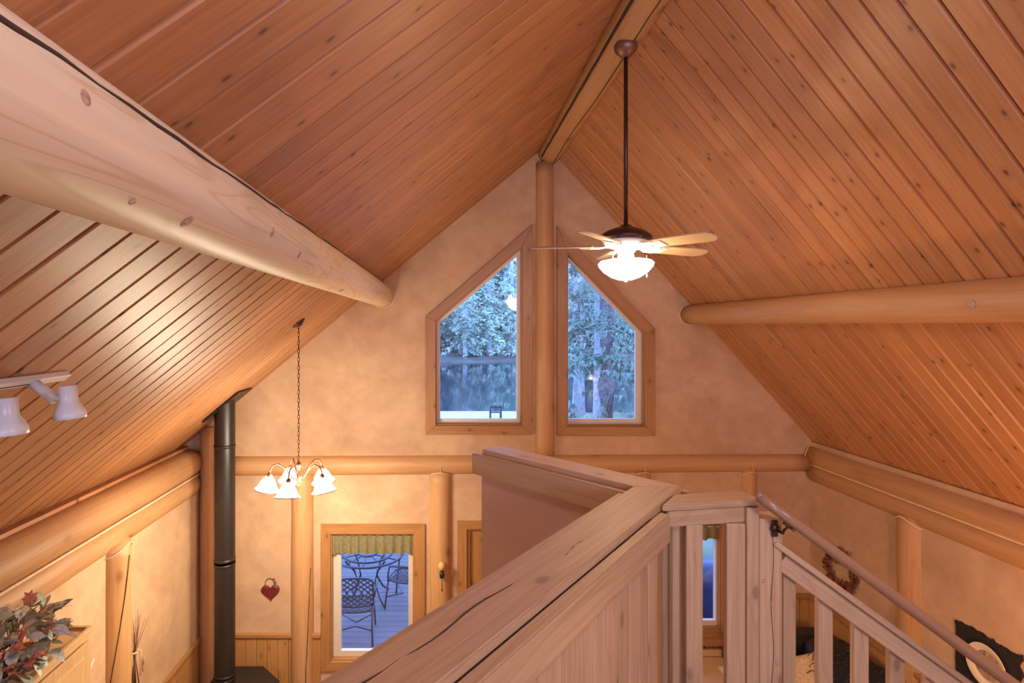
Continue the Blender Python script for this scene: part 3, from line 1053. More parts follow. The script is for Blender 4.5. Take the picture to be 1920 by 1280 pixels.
for k in range(5):
    a = math.radians(-95 + 72 * k)
    dx, dy = math.cos(a), math.sin(a)
    q = lambda r, dz: Vector((CX + r * dx, CY + r * dy, CZ(880) + dz))
    tube('arm', [q(0.02, -0.09), q(0.06, -0.055), q(0.11, 0.02), q(0.16, 0.055), q(0.205, 0.045), q(0.228, 0.005), q(0.232, -0.035)], 0.006, M['ironl'], ch, 8)
    m = Matrix.Translation(q(0.232, -0.04)) @ Matrix.Rotation(a, 4, 'Z') @ Matrix.Rotation(math.radians(-10), 4, 'Y')
    lathe('socket', [(0.0, 0.03), (0.012, 0.028), (0.020, 0.012), (0.023, -0.008), (0.0, -0.008)], M['ironl'], ch, m, 14)
    s_ = lathe('lamp_shade', sh_prof, M['shade'], ch, m, 28)
    rim = [m @ Vector((0.1005 * math.cos(t), 0.1005 * math.sin(t), -0.113)) for t in [2 * math.pi * j / 28 for j in range(28)]]
    tube('shade_rim', rim, 0.0035, M['ironl'], s_, 5, True)
    lathe('bulb', [(0.0, 0.0), (0.012, -0.008), (0.014, -0.02), (0.024, -0.045), (0.022, -0.062), (0.0, -0.075)], M['shade'], ch, m, 12)
    point_light('shade_light', m @ Vector((0, 0, -0.085)), 46.0, (1.0, 0.85, 0.60), 0.03)

# ---- white track light under the left ceiling
TX = -1.437
tl = empty('track_light', (TX, 1.9, ceil_z(TX)), 'white ceiling track with two small bell-shaped spot heads', 'track light')
tz = ceil_z(TX) - 0.003
bm = bmesh.new()
box_bm(bm, 0.035, 1.1, 0.022, (0, 0, 0), 0.002)
trk = obj('track', bm_mesh(bm), M['whitem'], tl, Matrix.Translation((TX, 2.135 - 0.55, tz - 0.012)) @ Matrix.Rotation(-math.atan(ML), 4, 'Y'))
box('slot', (TX - 0.004, 1.10, tz - 0.0265), (TX + 0.004, 2.0, tz - 0.023), M['iron'], trk, 0)
hp = [(0.0, 0.0), (0.024, 0.0), (0.0285, -0.004), (0.0285, -0.045), (0.030, -0.06), (0.041, -0.078), (0.050, -0.095), (0.0515, -0.114), (0.0490, -0.116), (0.046, -0.108), (0.0, -0.09)]
for u, v, y, us in ((127, 722, 1.96, 66), (13, 745, 1.74, -44)):
    a = P(us, v - 6, y)
    a.x, a.z = TX, tz - 0.02
    t_ = P(u, v, y)
    hd_ = lathe('spot_head', hp, M['whitem'], tl, Matrix.Translation(t_) @ Matrix.Rotation(math.radians(-4), 4, 'Y'), 28)
    j = P(u - 24, v + 28, y)
    tube('stem', [a, j], 0.0195, M['whitem'], hd_, 18)
    tube('knuckle', [j + (a - j).normalized() * 0.01, t_ + Vector((-0.01, 0, -0.045))], 0.012, M['whitem'], hd_, 10)

# ---- wall lamp behind the camera on the right wall (seen as a reflection in the right upper pane)
wl = empty('wall_lamp', (XR, -2.2, 2.95), 'small wall lamp with lit glass shade mirrored in the right upper window', 'lamp')
lathe('back_plate', [(0.0, 0.02), (0.04, 0.016), (0.055, 0.0), (0.0, 0.0)], M['ironl'], wl, Matrix.Translation((XR, -2.2, 2.98)) @ Matrix.Rotation(math.radians(-90), 4, 'Y'), 20)
tube('arm', [(XR, -2.2, 2.98), (XR - 0.08, -2.2, 3.02), (XR - 0.13, -2.2, 3.0), (XR - 0.14, -2.2, 2.96)], 0.007, M['ironl'], wl, 8)
lathe('lamp_shade', [(r * 1.1, z_ * 1.1) for r, z_ in sh_prof], M['shade'], wl, Matrix.Translation((XR - 0.14, -2.2, 2.95)), 24)
point_light('wall_lamp_light', (XR - 0.14, -2.2, 2.86), 10, (1.0, 0.77, 0.48), 0.03)

# ================================================================== STOVE
SX, SY = X(421.5, 5.55), 5.55
sp = empty('stovepipe', (SX, SY, 0.85), 'tall black stovepipe rising through the left ceiling', 'stovepipe')
pr = 18.7 * SY / F
for v0, v1 in ((730, 832), (838, 1050), (1058, 1262)):
    lathe('pipe_section', [(pr, Z(v0, SY)), (pr, Z(v1, SY))], M['black'], sp, Matrix.Translation((SX, SY, 0)), 36)
for v0 in (835, 1047, 1056, 1262, 1270):
    lathe('pipe_collar', [(pr, 0.012), (pr + 0.004, 0.008), (pr + 0.005, 0), (pr + 0.004, -0.012), (pr, -0.016)], M['black'], sp, Matrix.Translation((SX, SY, Z(v0, SY))), 36)
lathe('pipe_section', [(pr * 0.97, 0.66), (pr * 0.97, Z(1266, SY))], M['black'], sp, Matrix.Translation((SX, SY, 0)), 36)
# square trim plate on the sloping ceiling
bm = bmesh.new()
box_bm(bm, 0.46, 0.40, 0.012, bev=0.003)
obj('ceiling_plate', bm_mesh(bm), M['black'], sp, frame((1, 0, ML), nl, Vector((SX, SY + 0.06, ceil_z(SX))) + nl * 0.016))
st = empty('wood_stove', (SX + 0.05, SY - 0.05, 0), 'black cast-iron wood stove under the stovepipe', 'wood stove')
stp = [(-0.24, -0.20), (-0.10, -0.34), (0.22, -0.34), (0.44, -0.10), (0.44, 0.02), (0.20, 0.26), (-0.10, 0.26), (-0.24, 0.12)]
mz = lambda z_: Matrix.Translation((SX + 0.09, SY + 0.02, z_))
prism('stove_top', stp, [], M['black'], st, mz(0.62), 0.04)
prism('stove_body', [(x * 0.92, y_ * 0.92) for x, y_ in stp], [], M['black'], st, mz(0.18), 0.44)
box('stove_door', (SX + 0.02, SY - 0.305, 0.26), (SX + 0.26, SY - 0.285, 0.56), M['iron'], st, 0.01)
for sx, sy_ in ((-0.14, -0.2), (0.26, -0.2), (0.26, 0.14), (-0.12, 0.16)):
    tube('leg', [(SX + 0.09 + sx, SY + 0.02 + sy_, 0.19), (SX + 0.09 + sx * 1.12, SY + 0.02 + sy_ * 1.12, 0.0)], lambda t: 0.03 - 0.012 * t, M['black'], st, 10)

# ================================================================== THINGS ON THE FAR WALL
ht = empty('heart_ornament', (X(507), YF - 0.02, Z(1106)), 'dark red heart ornament hanging from a twig ring on the far wall', 'wall ornament')
hpoly = []
for k in range(40):
    t = 2 * math.pi * k / 40
    hx = 16 * math.sin(t) ** 3
    hy = 13 * math.cos(t) - 5 * math.cos(2 * t) - 2 * math.cos(3 * t) - math.cos(4 * t)
    hpoly.append((hx / 16 * 0.098, hy / 16 * 0.094))
bm = bmesh.new()
front = [bm.verts.new((x * 0.8, y_ * 0.8, -0.022)) for x, y_ in hpoly]
midl = [bm.verts.new((x, y_, -0.010)) for x, y_ in hpoly]
back = [bm.verts.new((x, y_, 0.0)) for x, y_ in hpoly]
for A_, B_ in ((front, midl), (midl, back)):
    for k in range(40): bm.faces.new((A_[k], A_[(k + 1) % 40], B_[(k + 1) % 40], B_[k]))
bm.faces.new(front)
obj('heart', bm_mesh(bm), M['heart'], ht, gable_mat(YF - 0.006) @ Matrix.Translation((X(508), Z(1108), 0)) @ Matrix.Rotation(math.radians(4), 4, 'Z'))
ring = [Vector((X(507) + 0.052 * math.cos(a) + rnd.uniform(-.002, .002), YF - 0.012, Z(1093) + 0.058 * math.sin(a))) for a in [2 * math.pi * k / 30 for k in range(30)]]
tube('twig_ring', ring, 0.0045, M['twig'], ht, 6, True)
tube('twig_knot', [Vector((X(514), YF - 0.014, Z(1083))), Vector((X(517), YF - 0.016, Z(1092))), Vector((X(515), YF - 0.014, Z(1100)))], 0.010, M['twig'], ht, 7)

be = empty('hanging_bell', (X(828), YF - 0.12, Z(1055)), 'small hanging bell with cream wooden knob and black clapper on the log post', 'bell')
yb = YF - 0.135
lathe('knob', [(0.0, 0.045), (0.02, 0.042), (0.036, 0.022), (0.039, 0.0), (0.032, -0.025), (0.02, -0.04), (0.0, -0.045)], M['bell'], be, Matrix.Translation((X(828), yb, Z(1051))), 18)
lathe('bell_body', [(0.0, 0.03), (0.02, 0.03), (0.026, 0.0), (0.022, -0.035), (0.0, -0.05)], M['black'], be, Matrix.Translation((X(828.5), yb, Z(1066))), 16)
tube('clapper_rod', [(X(828.5), yb, Z(1072)), (X(829), yb, Z(1094))], 0.004, M['iron'], be, 6)
lathe('clapper', [(0.0, 0.02), (0.007, 0.0), (0.008, -0.012), (0.0, -0.022)], M['iron'], be, Matrix.Translation((X(829), yb, Z(1094))), 10)
tube('hook', [(X(828), YF - 0.09, Z(1046)), (X(828), yb, Z(1046))], 0.005, M['iron'], be, 6)


def valance(u0, u1, v0, v1, n, label, seed, y=YF):
    r = random.Random(seed)
    root = empty('valance', ((X(u0) + X(u1)) / 2, y + 0.02, Z(v0)), label, 'valance')
    tube('rod', [(X(u0) + 0.001, y + 0.024, Z(v0 + 4)), (X(u1) - 0.001, y + 0.024, Z(v0 + 4))], 0.006, M['whitem'], root, 8)
    cols, rows = n * 8, 6
    ph = [r.uniform(0.8, 1.25) for _ in range(n + 1)]
    v, f = [], []
    x0, x1 = X(u0) + 0.006, X(u1) - 0.006
    for layer in (0, 1):
        for j in range(rows + 1):
            t = j / rows
            for i in range(cols + 1):
                s = i / cols
                w = math.sin(2 * math.pi * n * s + 1.3 * math.sin(5 * s)) * ph[int(s * n)]
                amp = 0.006 + 0.012 * t
                drop = (Z(v0) - Z(v1)) * t + 0.008 * t * math.sin(2 * math.pi * n * 0.5 * s + 0.7)
                v.append((x0 + (x1 - x0) * s + 0.004 * t * math.cos(2 * math.pi * n * s), y + 0.022 - amp * w * 0.9 - (0.003 if layer else 0), Z(v0 + 1) - drop))
    m_ = (cols + 1) * (rows + 1)
    for layer in (0, 1):
        for j in range(rows):
            for i in range(cols):
                a = layer * m_ + j * (cols + 1) + i
                f.append((a, a + 1, a + cols + 2, a + cols + 1))
    obj('cloth', mesh('cloth', v, f), M['sage'], root, smooth=True)
    return root


valance(620.5, 776, 1000, 1038, 10, 'gathered sage green valance over the window by the dining chandelier', 3)
valance(1225, 1366, 984, 1011, 9, 'gathered sage green valance seen between the landing balusters', 4)

# a low light wooden bench under the right window
bn = empty('bench', (X(1340, 5.7), 5.7, 0), 'pale wooden bench top under the small right window', 'bench')
box('seat', (X(1235, 5.6), 5.45, 0.66), (X(1385, 5.6), 5.93, 0.70), M['cab'], bn, 0.006)
box('back_rail', (X(1235, 5.6), 5.93, 0.70), (X(1385, 5.6), 5.965, 0.775), M['cab'], bn, 0.004)
for u in (1245, 1372):
    for y in (5.5, 5.88):
        box('leg', (X(u, 5.6), y, 0), (X(u, 5.6) + 0.05, y + 0.05, 0.66), M['cab'], bn, 0.004, 'z')
box('paper_card', (X(1350, 5.7), 5.62, 0.701), (X(1362, 5.7), 5.75, 0.706), M['white'], None, 0)
tag(bpy.data.objects['paper_card'], 'small white card lying on the pale bench', 'card')
cord = tube('cord', [(X(1318), YF - 0.03, Z(1205)), (X(1322), YF - 0.05, Z(1225)), (X(1332), YF - 0.03, Z(1240)), (X(1346), YF - 0.04, Z(1250))], 0.005, M['iron'], None, 6)
tag(cord, 'thin dark cord hanging on the wainscot under the small right window', 'cord')

# ================================================================== LEFT WALL
cb = empty('wall_cabinet', (-2.42, 2.9, 2.3), 'pine wall cabinet with panel doors at the lower left', 'cabinet')
cx0, cx1, cy0, cy1, cz0, cz1 = XL, -2.262, 2.2, 3.6, 1.5, 2.26
box('carcass', (cx0, cy0, cz0), (cx1 - 0.02, cy1 - 0.012, cz1), M['cab'], cb, 0.003, 'y')
box('face_frame', (cx1 - 0.02, cy0, cz1 - 0.05), (cx1, cy1 - 0.012, cz1), M['cab'], cb, 0.002, 'y')
box('crown', (cx1 - 0.012, cy0, cz1 - 0.012), (cx1 + 0.014, cy1 + 0.002, cz1 + 0.018), M['cab'], cb, 0.003, 'y')
box('crown', (cx0, cy1 - 0.022, cz1 - 0.012), (cx1 + 0.012, cy1 + 0.004, cz1 + 0.017), M['cab'], cb, 0.003)
for k in range(3):
    y0 = cy0 + 0.02 + k * 0.455
    dr = box('door', (cx1, y0, cz0 + 0.01), (cx1 + 0.018, y0 + 0.44, cz1 - 0.055), M['cab'], cb, 0.004, 'z')
    box('door_panel', (cx1 + 0.016, y0 + 0.07, cz0 + 0.08), (cx1 + 0.024, y0 + 0.37, cz1 - 0.125), M['cab'], dr, 0.006, 'z')


def leaf_mesh(kind, seed):
    r = random.Random(seed)
    if kind == 'oval':
        prof = [(0, 0), (0.25, 0.22), (0.5, 0.30), (0.75, 0.22), (1, 0)]
        v, f = [], []
        for t, w in prof:
            bend = -0.25 * t * t
            v += [(t, -w, bend + 0.10 * w), (t, 0, bend), (t, w, bend + 0.10 * w)]
        for i in range(4):
            a = i * 3
            f += [(a, a + 1, a + 4, a + 3), (a + 1, a + 2, a + 5, a + 4)]
        return mesh('leaf', v, f)
    n = 14
    v = [(0.45, 0, 0)]
    for k in range(n):
        a = 2 * math.pi * k / n
        rr = (0.52 if k % 2 == 0 else 0.26) * r.uniform(0.85, 1.1)
        v.append((0.45 + rr * math.cos(a), rr * math.sin(a), -0.12 * rr + r.uniform(-.05, .05)))
    return mesh('leaf', v, [(0, 1 + k, 1 + (k + 1) % n) for k in range(n)])


def leaf_mats(kind, mats):
    out = []
    for i, m in enumerate(mats):
        me = leaf_mesh(kind, i)
        me.materials.append(m)
        out.append(me)
    return out


ov = leaf_mats('oval', [M['leafg'], M['leafg'], M['leafp']])
mp = leaf_mats('maple', [M['leafr'], M['leafr']])
pl = empty('leaf_arrangement', (-2.36, 3.15, 2.28), 'arrangement of grey-green eucalyptus and coral autumn leaves on the wall cabinet', 'plant')
lathe('basket', [(0.0, 0.0), (0.09, 0.0), (0.12, 0.05), (0.125, 0.10), (0.11, 0.10), (0.10, 0.05), (0.0, 0.03)], M['twig'], pl, Matrix.Translation((-2.43, 3.12, 2.265)) @ Matrix.Scale(0.8, 4), 20)
r5 = random.Random(77)
pc = Vector((-2.38, 3.10, 2.42))
for k in range(270):
    d = Vector((r5.gauss(0, 1), r5.gauss(0, 1), r5.gauss(0.15, 0.9))).normalized()
    rad = r5.uniform(0.45, 1.0)
    p = pc + Vector((d.x * 0.20, d.y * 0.30, d.z * 0.20)) * rad
    if p.z > 2.53: p.x += 0.02
    if p.z < 2.285: p.z = 2.285 + r5.uniform(0, .05)
    if p.x < XL + 0.09: p.x = XL + r5.uniform(0.09, 0.14)
    red = r5.random() < 0.30
    me = r5.choice(mp if red else ov)
    s = r5.uniform(0.07, 0.125) if not red else r5.uniform(0.06, 0.10)
    m = Matrix.Translation(p) @ Matrix.Rotation(math.atan2(d.y, d.x) + r5.uniform(-.9, .9), 4, 'Z') @ Matrix.Rotation(r5.uniform(-1.0, 0.6), 4, 'Y') @ Matrix.Rotation(r5.uniform(-.8, .8), 4, 'X') @ Matrix.Scale(s, 4)
    obj('leaf', me, None, pl, m)
for k in range(12):
    d = Vector((r5.gauss(0, 1) * 0.07, r5.gauss(0, 1) * 0.11, r5.uniform(0.08, 0.17)))
    tube('stem', [pc + Vector((0, 0, -0.12)), pc + d * 0.45 + Vector((0, 0, -.06)), pc + d], 0.003, M['twig'], pl, 5)

# dried twig bundle tied with raffia, hung beside the left post
tw = empty('twig_bundle', (XL + 0.05, 4.58, 1.9), 'dried twig bundle tied with raffia hanging beside the left wall post', 'dried twigs')
r6 = random.Random(9)
knot = P(240, 1222, 4.60)
knot.x = XL + 0.055
for k in range(12):
    t_ = knot + Vector((r6.uniform(0.0, 0.03), r6.uniform(-0.06, 0.20), r6.uniform(0.17, 0.33)))
    b_ = knot + Vector((r6.uniform(0.0, 0.03), r6.uniform(-0.10, 0.03), -r6.uniform(0.25, 0.45)))
    tube('twig', [b_, knot + Vector((r6.uniform(-.01, .015), r6.uniform(-.015, .015), 0)), t_], lambda t: 0.005 * (1 - 0.7 * t), M['twig'], tw, 5)
for k in range(6):
    e = knot + Vector((0.03 + r6.uniform(0, .02), r6.uniform(0.0, 0.08), -r6.uniform(0.10, 0.22)))
    tube('raffia_strand', [knot + Vector((0.02, 0, 0.01)), knot + Vector((0.035, 0.03, 0.0)), e], 0.005, M['raffia'], tw, 5)
tube('raffia_tie', [knot + Vector((0.018 * math.cos(a), 0.03 * math.sin(a), 0)) for a in [2 * math.pi * k / 12 for k in range(12)]], 0.008, M['raffia'], tw, 6, True)

# small shelf with a vase of dried flowers, just reaching into the frame
sh = empty('wall_shelf', (XL + 0.1, 3.85, 1.5), 'small pine wall shelf under the dried flowers', 'shelf')
box('shelf_board', (XL, 3.66, 1.50), (XL + 0.22, 4.05, 1.525), M['cab'], sh, 0.003, 'y')
box('shelf_bracket', (XL, 3.84, 1.40), (XL + 0.15, 3.87, 1.50), M['cab'], sh, 0.003)
vs = empty('dried_flowers', (XL + 0.13, 3.8, 1.525), 'vase of pale pink dried flowers at the lower left edge', 'dried flowers')
lathe('vase', [(0.0, 0.0), (0.035, 0.0), (0.05, 0.05), (0.04, 0.11), (0.025, 0.15), (0.03, 0.16), (0.0, 0.155)], M['plate'], vs, Matrix.Translation((XL + 0.13, 3.8, 1.525)), 20)
for k in range(16):
    e = Vector((XL + 0.13 + r6.uniform(-.04, .09), 3.8 + r6.uniform(-.10, .10), 1.525 + r6.uniform(0.30, 0.40)))
    tube('flower_spike', [Vector((XL + 0.13, 3.8, 1.66)), (e + Vector((XL + 0.13, 3.8, 1.70))) / 2, e], lambda t: 0.003 + 0.011 * t * (1.3 - t), M['flow'], vs, 6)

# ================================================================== RIGHT WALL
wr = empty('wreath', (XR - 0.03, 5.50, 1.80), 'rust-red twig and leaf wreath on the right wall', 'wreath')
wc = Vector((XR - 0.035, 5.50, 1.80))
r7 = random.Random(21)
for j in range(4):
    rr = 0.155 + 0.012 * j
    tube('vine', [wc + Vector((r7.uniform(-.012, .012) - 0.004 * j, rr * math.cos(a) + r7.uniform(-.006, .006), rr * math.sin(a) + r7.uniform(-.006, .006))) for a in [2 * math.pi * k / 28 for k in range(28)]], 0.006, M['twig'], wr, 6, True)
rl_me = leaf_mats('maple', [M['rust'], M['rust']])
for k in range(110):
    a = r7.uniform(0, 2 * math.pi)
    rr = r7.gauss(0.185, 0.03)
    p = wc + Vector((-r7.uniform(0.0, 0.04), rr * math.cos(a), rr * math.sin(a)))
    m = Matrix.Translation(p) @ Matrix.Rotation(r7.uniform(0, 6.28), 4, 'X') @ Matrix.Rotation(r7.uniform(-1.2, 1.2), 4, 'Y') @ Matrix.Rotation(r7.uniform(-1, 1), 4, 'Z') @ Matrix.Scale(r7.uniform(0.045, 0.085), 4)
    obj('leaf', r7.choice(rl_me), None, wr, m)

hi = empty('hide_panel', (XR - 0.01, 4.02, 1.75), 'ragged black hide panel hung on the right wall', 'hide')
r8 = random.Random(4)
y0, y1, z0, z1 = 3.80, 4.28, 1.50, 1.96
ed = []
for (ya, za), (yb_, zb), n in (((y0, z0), (y1, z0), 24), ((y1, z0), (y1, z1), 8), ((y1, z1), (y0, z1), 24), ((y0, z1), (y0, z0), 18)):
    for k in range(n):
        t = k / n
        amp = 0.010 if n == 24 else (0.014 if n == 18 else 0.003)
        ed.append((ya + (yb_ - ya) * t + r8.uniform(-amp, amp), za + (zb - za) * t + r8.uniform(-amp, amp) - (0.02 if (za == z0 and zb == z0 and k % 2) else 0)))
# local x -> world Y, local y -> world Z, local z -> world -X
mh = Matrix(((0, 0, -1, XR), (1, 0, 0, 0), (0, 1, 0, 0), (0, 0, 0, 1)))
prism('hide', ed, [], M['hide'], hi, mh, 0.016)
pt = empty('wall_plate', (XR - 0.02, 4.02, 1.72), 'round cream plate with brown motif mounted on the black hide', 'plate')
mpz = Matrix.Translation((XR - 0.016, 4.01, 1.765)) @ Matrix.Rotation(math.radians(-90), 4, 'Y')
lathe('plate_rim', [(0.10, 0.014), (0.12, 0.022), (0.150, 0.034), (0.154, 0.032), (0.13, 0.012), (0.09, 0.0)], M['plate'], pt, mpz, 40)
lathe('plate_centre', [(0.0, 0.016), (0.05, 0.017), (0.105, 0.0155)], M['platec'], pt, mpz, 40)

# dark leather sofa along the right wall with a pillow and a fur throw
sf = empty('sofa', (3.4, 4.4, 0), 'black leather sofa along the right wall below the stairs', 'sofa')


def soft(name, lo, hi_, mat, parent, bev=0.08, smooth=True):
    lo, hi_ = Vector(lo), Vector(hi_)
    d = hi_ - lo
    bm = bmesh.new()
    r = bmesh.ops.create_cube(bm, size=1.0)
    for v in r['verts']: v.co = Vector((v.co.x * d.x, v.co.y * d.y, v.co.z * d.z))
    bmesh.ops.bevel(bm, geom=list(bm.edges), offset=bev, segments=4, affect='EDGES', profile=0.5)
    return obj(name, bm_mesh(bm), mat, parent, Matrix.Translation((lo + hi_) / 2), smooth)


soft('base', (2.95, 3.35, 0.06), (3.88, 5.65, 0.42), M['leather'], sf, 0.05)
for k in range(3):
    soft('seat_cushion', (2.93, 3.55 + k * 0.63, 0.40), (3.55, 4.17 + k * 0.63, 0.58), M['leather'], sf, 0.07)
    soft('back_cushion', (3.45, 3.55 + k * 0.63, 0.50), (3.88, 4.17 + k * 0.63, 1.22), M['leather'], sf, 0.11)
soft('armrest', (2.95, 3.30, 0.06), (3.88, 3.56, 0.80), M['leather'], sf, 0.10)
soft('armrest', (2.95, 5.43, 0.06), (3.88, 5.75, 1.16), M['leather'], sf, 0.12)
pw = empty('pillow', (3.4, 5.2, 0.6), 'straw-coloured throw pillow with pointed corners on the black sofa', 'pillow')
n_ = 12
v, f = [], []
for sgn in (1, -1):
    for j in range(n_ + 1):
        for i in range(n_ + 1):
            a, b = i / n_ * 2 - 1, j / n_ * 2 - 1
            pull = 1 - 0.13 * (1 - abs(a) ** 2) * abs(b) ** 3 - 0.0
            pull2 = 1 - 0.13 * (1 - abs(b) ** 2) * abs(a) ** 3
            v.append((a * 0.25 * pull2, b * 0.25 * pull, sgn * 0.085 * ((1 - a ** 4) * (1 - b ** 4)) ** 0.6))
m_ = (n_ + 1) ** 2
for s_i in (0, 1):
    for j in range(n_):
        for i in range(n_):
            a = s_i * m_ + j * (n_ + 1) + i
            f.append((a, a + 1, a + n_ + 2, a + n_ + 1))
bm = bmesh.new()
vv = [bm.verts.new(q) for q in v]
for q in f: bm.faces.new([vv[i] for i in q])
bmesh.ops.remove_doubles(bm, verts=bm.verts, dist=1e-4)
obj('cushion_cover', bm_mesh(bm), M['pillow'], pw, Matrix.Translation((3.30, 5.16, 0.92)) @ Matrix.Rotation(math.radians(20), 4, 'Z') @ Matrix.Rotation(math.radians(-62), 4, 'Y') @ Matrix.Rotation(math.radians(35), 4, 'Z'), True)
fu = empty('fur_throw', (3.5, 4.6, 0.9), 'grey-streaked dark fur throw over the back of the black sofa', 'throw')
v, f = [], []
for j in range(15):
    t = j / 14
    for i in range(9):
        s = i / 8
        x = 3.80 - 0.40 * min(1, t * 2.2) - 0.02 * math.sin(s * 9)
        z = 1.245 - max(0, t - 0.42) * 0.9 + 0.012 * math.sin(s * 14 + t * 6)
        v.append((x, 4.35 + 0.72 * s + 0.02 * math.sin(t * 7), z))
for j in range(14):
    for i in range(8):
        a = j * 9 + i
        f.append((a, a + 1, a + 10, a + 9))
me = mesh('throw', v, f)
o_ = obj('fur_back', me, M['hide'], fu, smooth=True)
bm = bmesh.new()
for k in range(260):
    p = Vector(v[r8.randrange(len(v))]) + Vector((r8.uniform(-.03, .03), r8.uniform(-.04, .04), 0.006))
    d = Vector((-0.05 + r8.uniform(-.03, .02), r8.uniform(-.05, .05), -0.045))
    tube_bm(bm, [p, p + d * 0.5 + Vector((-.012, 0, .012)), p + d], 0.004, 4)
o_ = obj('fur_tufts', bm_mesh(bm), M['fur'], fu)
o_['kind'] = 'stuff'
#@@OUTDOORS

# ================================================================== OUTDOORS
dk = empty('deck', (1.0, 9, -0.1), 'weathered grey plank deck outside the lower windows', 'deck')
bm = bmesh.new()
box_bm(bm, 8.2, 0.138, 0.035, bev=0.004)
pme = bm_mesh(bm)
y = 6.28
while y < 12.2:
    obj('deck_plank', pme, M['deckw'], dk, Matrix.Translation((0.7, y, -0.0675)))
    y += 0.1435
for x in (-2.5, 0, 2.5, 4.4):
    box('joist', (x, 6.22, -0.24), (x + 0.05, 12.2, -0.086), M['deckw'], dk, 0, 'y')
DZ = -0.05


def patio_chair(loc, rz, label):
    root = empty('patio_chair', loc, label, 'patio chair', 'wrought-iron patio set on the deck')
    m0 = Matrix.Translation(loc) @ Matrix.Rotation(rz, 4, 'Z')
    q = lambda x, y_, z_: m0 @ Vector((x, y_, z_))

    def lattice(name, fn, rim):
        bm = bmesh.new()
        n = 6
        for i in range(-n, n + 1):
            for s in (1, -1):
                pts = []
                for k in range(13):
                    a = -1 + 2 * k / 12
                    b = s * a + i * 0.36
                    if abs(b) <= 1: pts.append(fn(a, b))
                if len(pts) > 1: tube_bm(bm, pts, 0.009, 4)
        o = obj(name, bm_mesh(bm), M['patio'], root)
        tube(name + '_rim', rim, 0.014, M['patio'], o, 6, True)
        return o
    sq = [(math.cos(t), math.sin(t)) for t in [2 * math.pi * k / 24 for k in range(24)]]
    sup = lambda c: math.copysign(abs(c) ** 0.6, c)
    lattice('seat', lambda a, b: q(a * 0.24, b * 0.22, 0.42 - 0.015 * (1 - a * a)), [q(sup(c) * 0.25, sup(s) * 0.23, 0.42) for c, s in sq])
    bk = lambda a, b: q(a * 0.25, -0.23 - 0.06 * b + 0.05 * a * a, 0.66 + b * 0.20 + (0.04 * (1 - a * a) if b > 0 else 0))
    rim = [bk(-1, -1), bk(-1, 0), bk(-1, .8)] + [bk(-1 + 2 * k / 10, 1) for k in range(1, 10)] + [bk(1, .8), bk(1, 0), bk(1, -1), bk(0, -1)]
    lattice('backrest', bk, rim)
    for sx in (-1, 1):
        tube('leg', [q(sx * 0.23, 0.20, 0.42), q(sx * 0.24, 0.23, 0.2), q(sx * 0.25, 0.25, 0.0)], 0.014, M['patio'], root, 6)
        tube('leg', [q(sx * 0.24, -0.20, 0.48), q(sx * 0.24, -0.24, 0.2), q(sx * 0.25, -0.30, 0.0)], 0.014, M['patio'], root, 6)
        tube('armrest', [q(sx * 0.25, -0.22, 0.66), q(sx * 0.29, -0.05, 0.68), q(sx * 0.29, 0.16, 0.66), q(sx * 0.25, 0.20, 0.52), q(sx * 0.24, 0.20, 0.42)], 0.013, M['patio'], root, 6)
    tube('stretcher', [q(-0.24, 0.23, 0.18), q(0, 0.05, 0.14), q(0.24, 0.23, 0.18)], 0.010, M['patio'], root, 6)
    tube('stretcher', [q(-0.24, -0.25, 0.18), q(0, -0.05, 0.14), q(0.24, -0.25, 0.18)], 0.010, M['patio'], root, 6)
    return root


patio_chair((X(668, 7.75), 7.72, DZ), 0.05, 'lattice-back iron patio chair nearest the curtained window')
patio_chair((X(762, 8.7), 8.6, DZ), math.radians(75), 'lattice-back iron patio chair right of the round patio table')
tb = empty('patio_table', (-1.18, 8.75, DZ), 'round wrought-iron patio table on the deck', 'patio table', 'wrought-iron patio set on the deck')
for rr in (0.56, 0.38, 0.14):
    tube('top_ring', [(-1.18 + rr * math.cos(a), 8.75 + rr * math.sin(a), DZ + 0.71) for a in [2 * math.pi * k / 36 for k in range(36)]], 0.016, M['patio'], tb, 6, True)
for k in range(12):
    a = 2 * math.pi * k / 12
    tube('top_spoke', [(-1.18 + 0.14 * math.cos(a), 8.75 + 0.14 * math.sin(a), DZ + 0.71), (-1.18 + 0.56 * math.cos(a), 8.75 + 0.56 * math.sin(a), DZ + 0.71)], 0.010, M['patio'], tb, 5)
for k in range(4):
    a = math.radians(45 + 90 * k)
    tube('leg', [(-1.18 + r_ * math.cos(a), 8.75 + r_ * math.sin(a), DZ + z_) for r_, z_ in ((0.42, 0.70), (0.25, 0.50), (0.18, 0.30), (0.30, 0.10), (0.42, 0.0))], 0.016, M['patio'], tb, 6)
# covered grill
gr = empty('covered_grill', (3.4, 7.3, DZ), 'barbecue grill under a crumpled dark blue cover on the deck', 'grill')
bm = bmesh.new()
r9 = random.Random(31)
rings = []
for j in range(14):
    t = j / 13
    w_, d_ = (0.50 + 0.08 * (1 - t)), (0.30 + 0.06 * (1 - t))
    if t > 0.85: w_ *= 1 - (t - 0.85) * 2.5; d_ *= 1 - (t - 0.85) * 3
    ring = []
    for k in range(36):
        a = 2 * math.pi * k / 36
        cx_, sy_ = math.copysign(abs(math.cos(a)) ** .5, math.cos(a)), math.copysign(abs(math.sin(a)) ** .5, math.sin(a))
        wr_ = 1 + 0.05 * math.sin(7 * a + 5 * t) * (1 - t) + 0.03 * math.sin(13 * a - 9 * t)
        ring.append(bm.verts.new((cx_ * w_ * wr_, sy_ * d_ * wr_, 0.05 + 1.1 * t)))
    rings.append(ring)
for j in range(13):
    for k in range(36): bm.faces.new((rings[j][k], rings[j][(k + 1) % 36], rings[j + 1][(k + 1) % 36], rings[j + 1][k]))
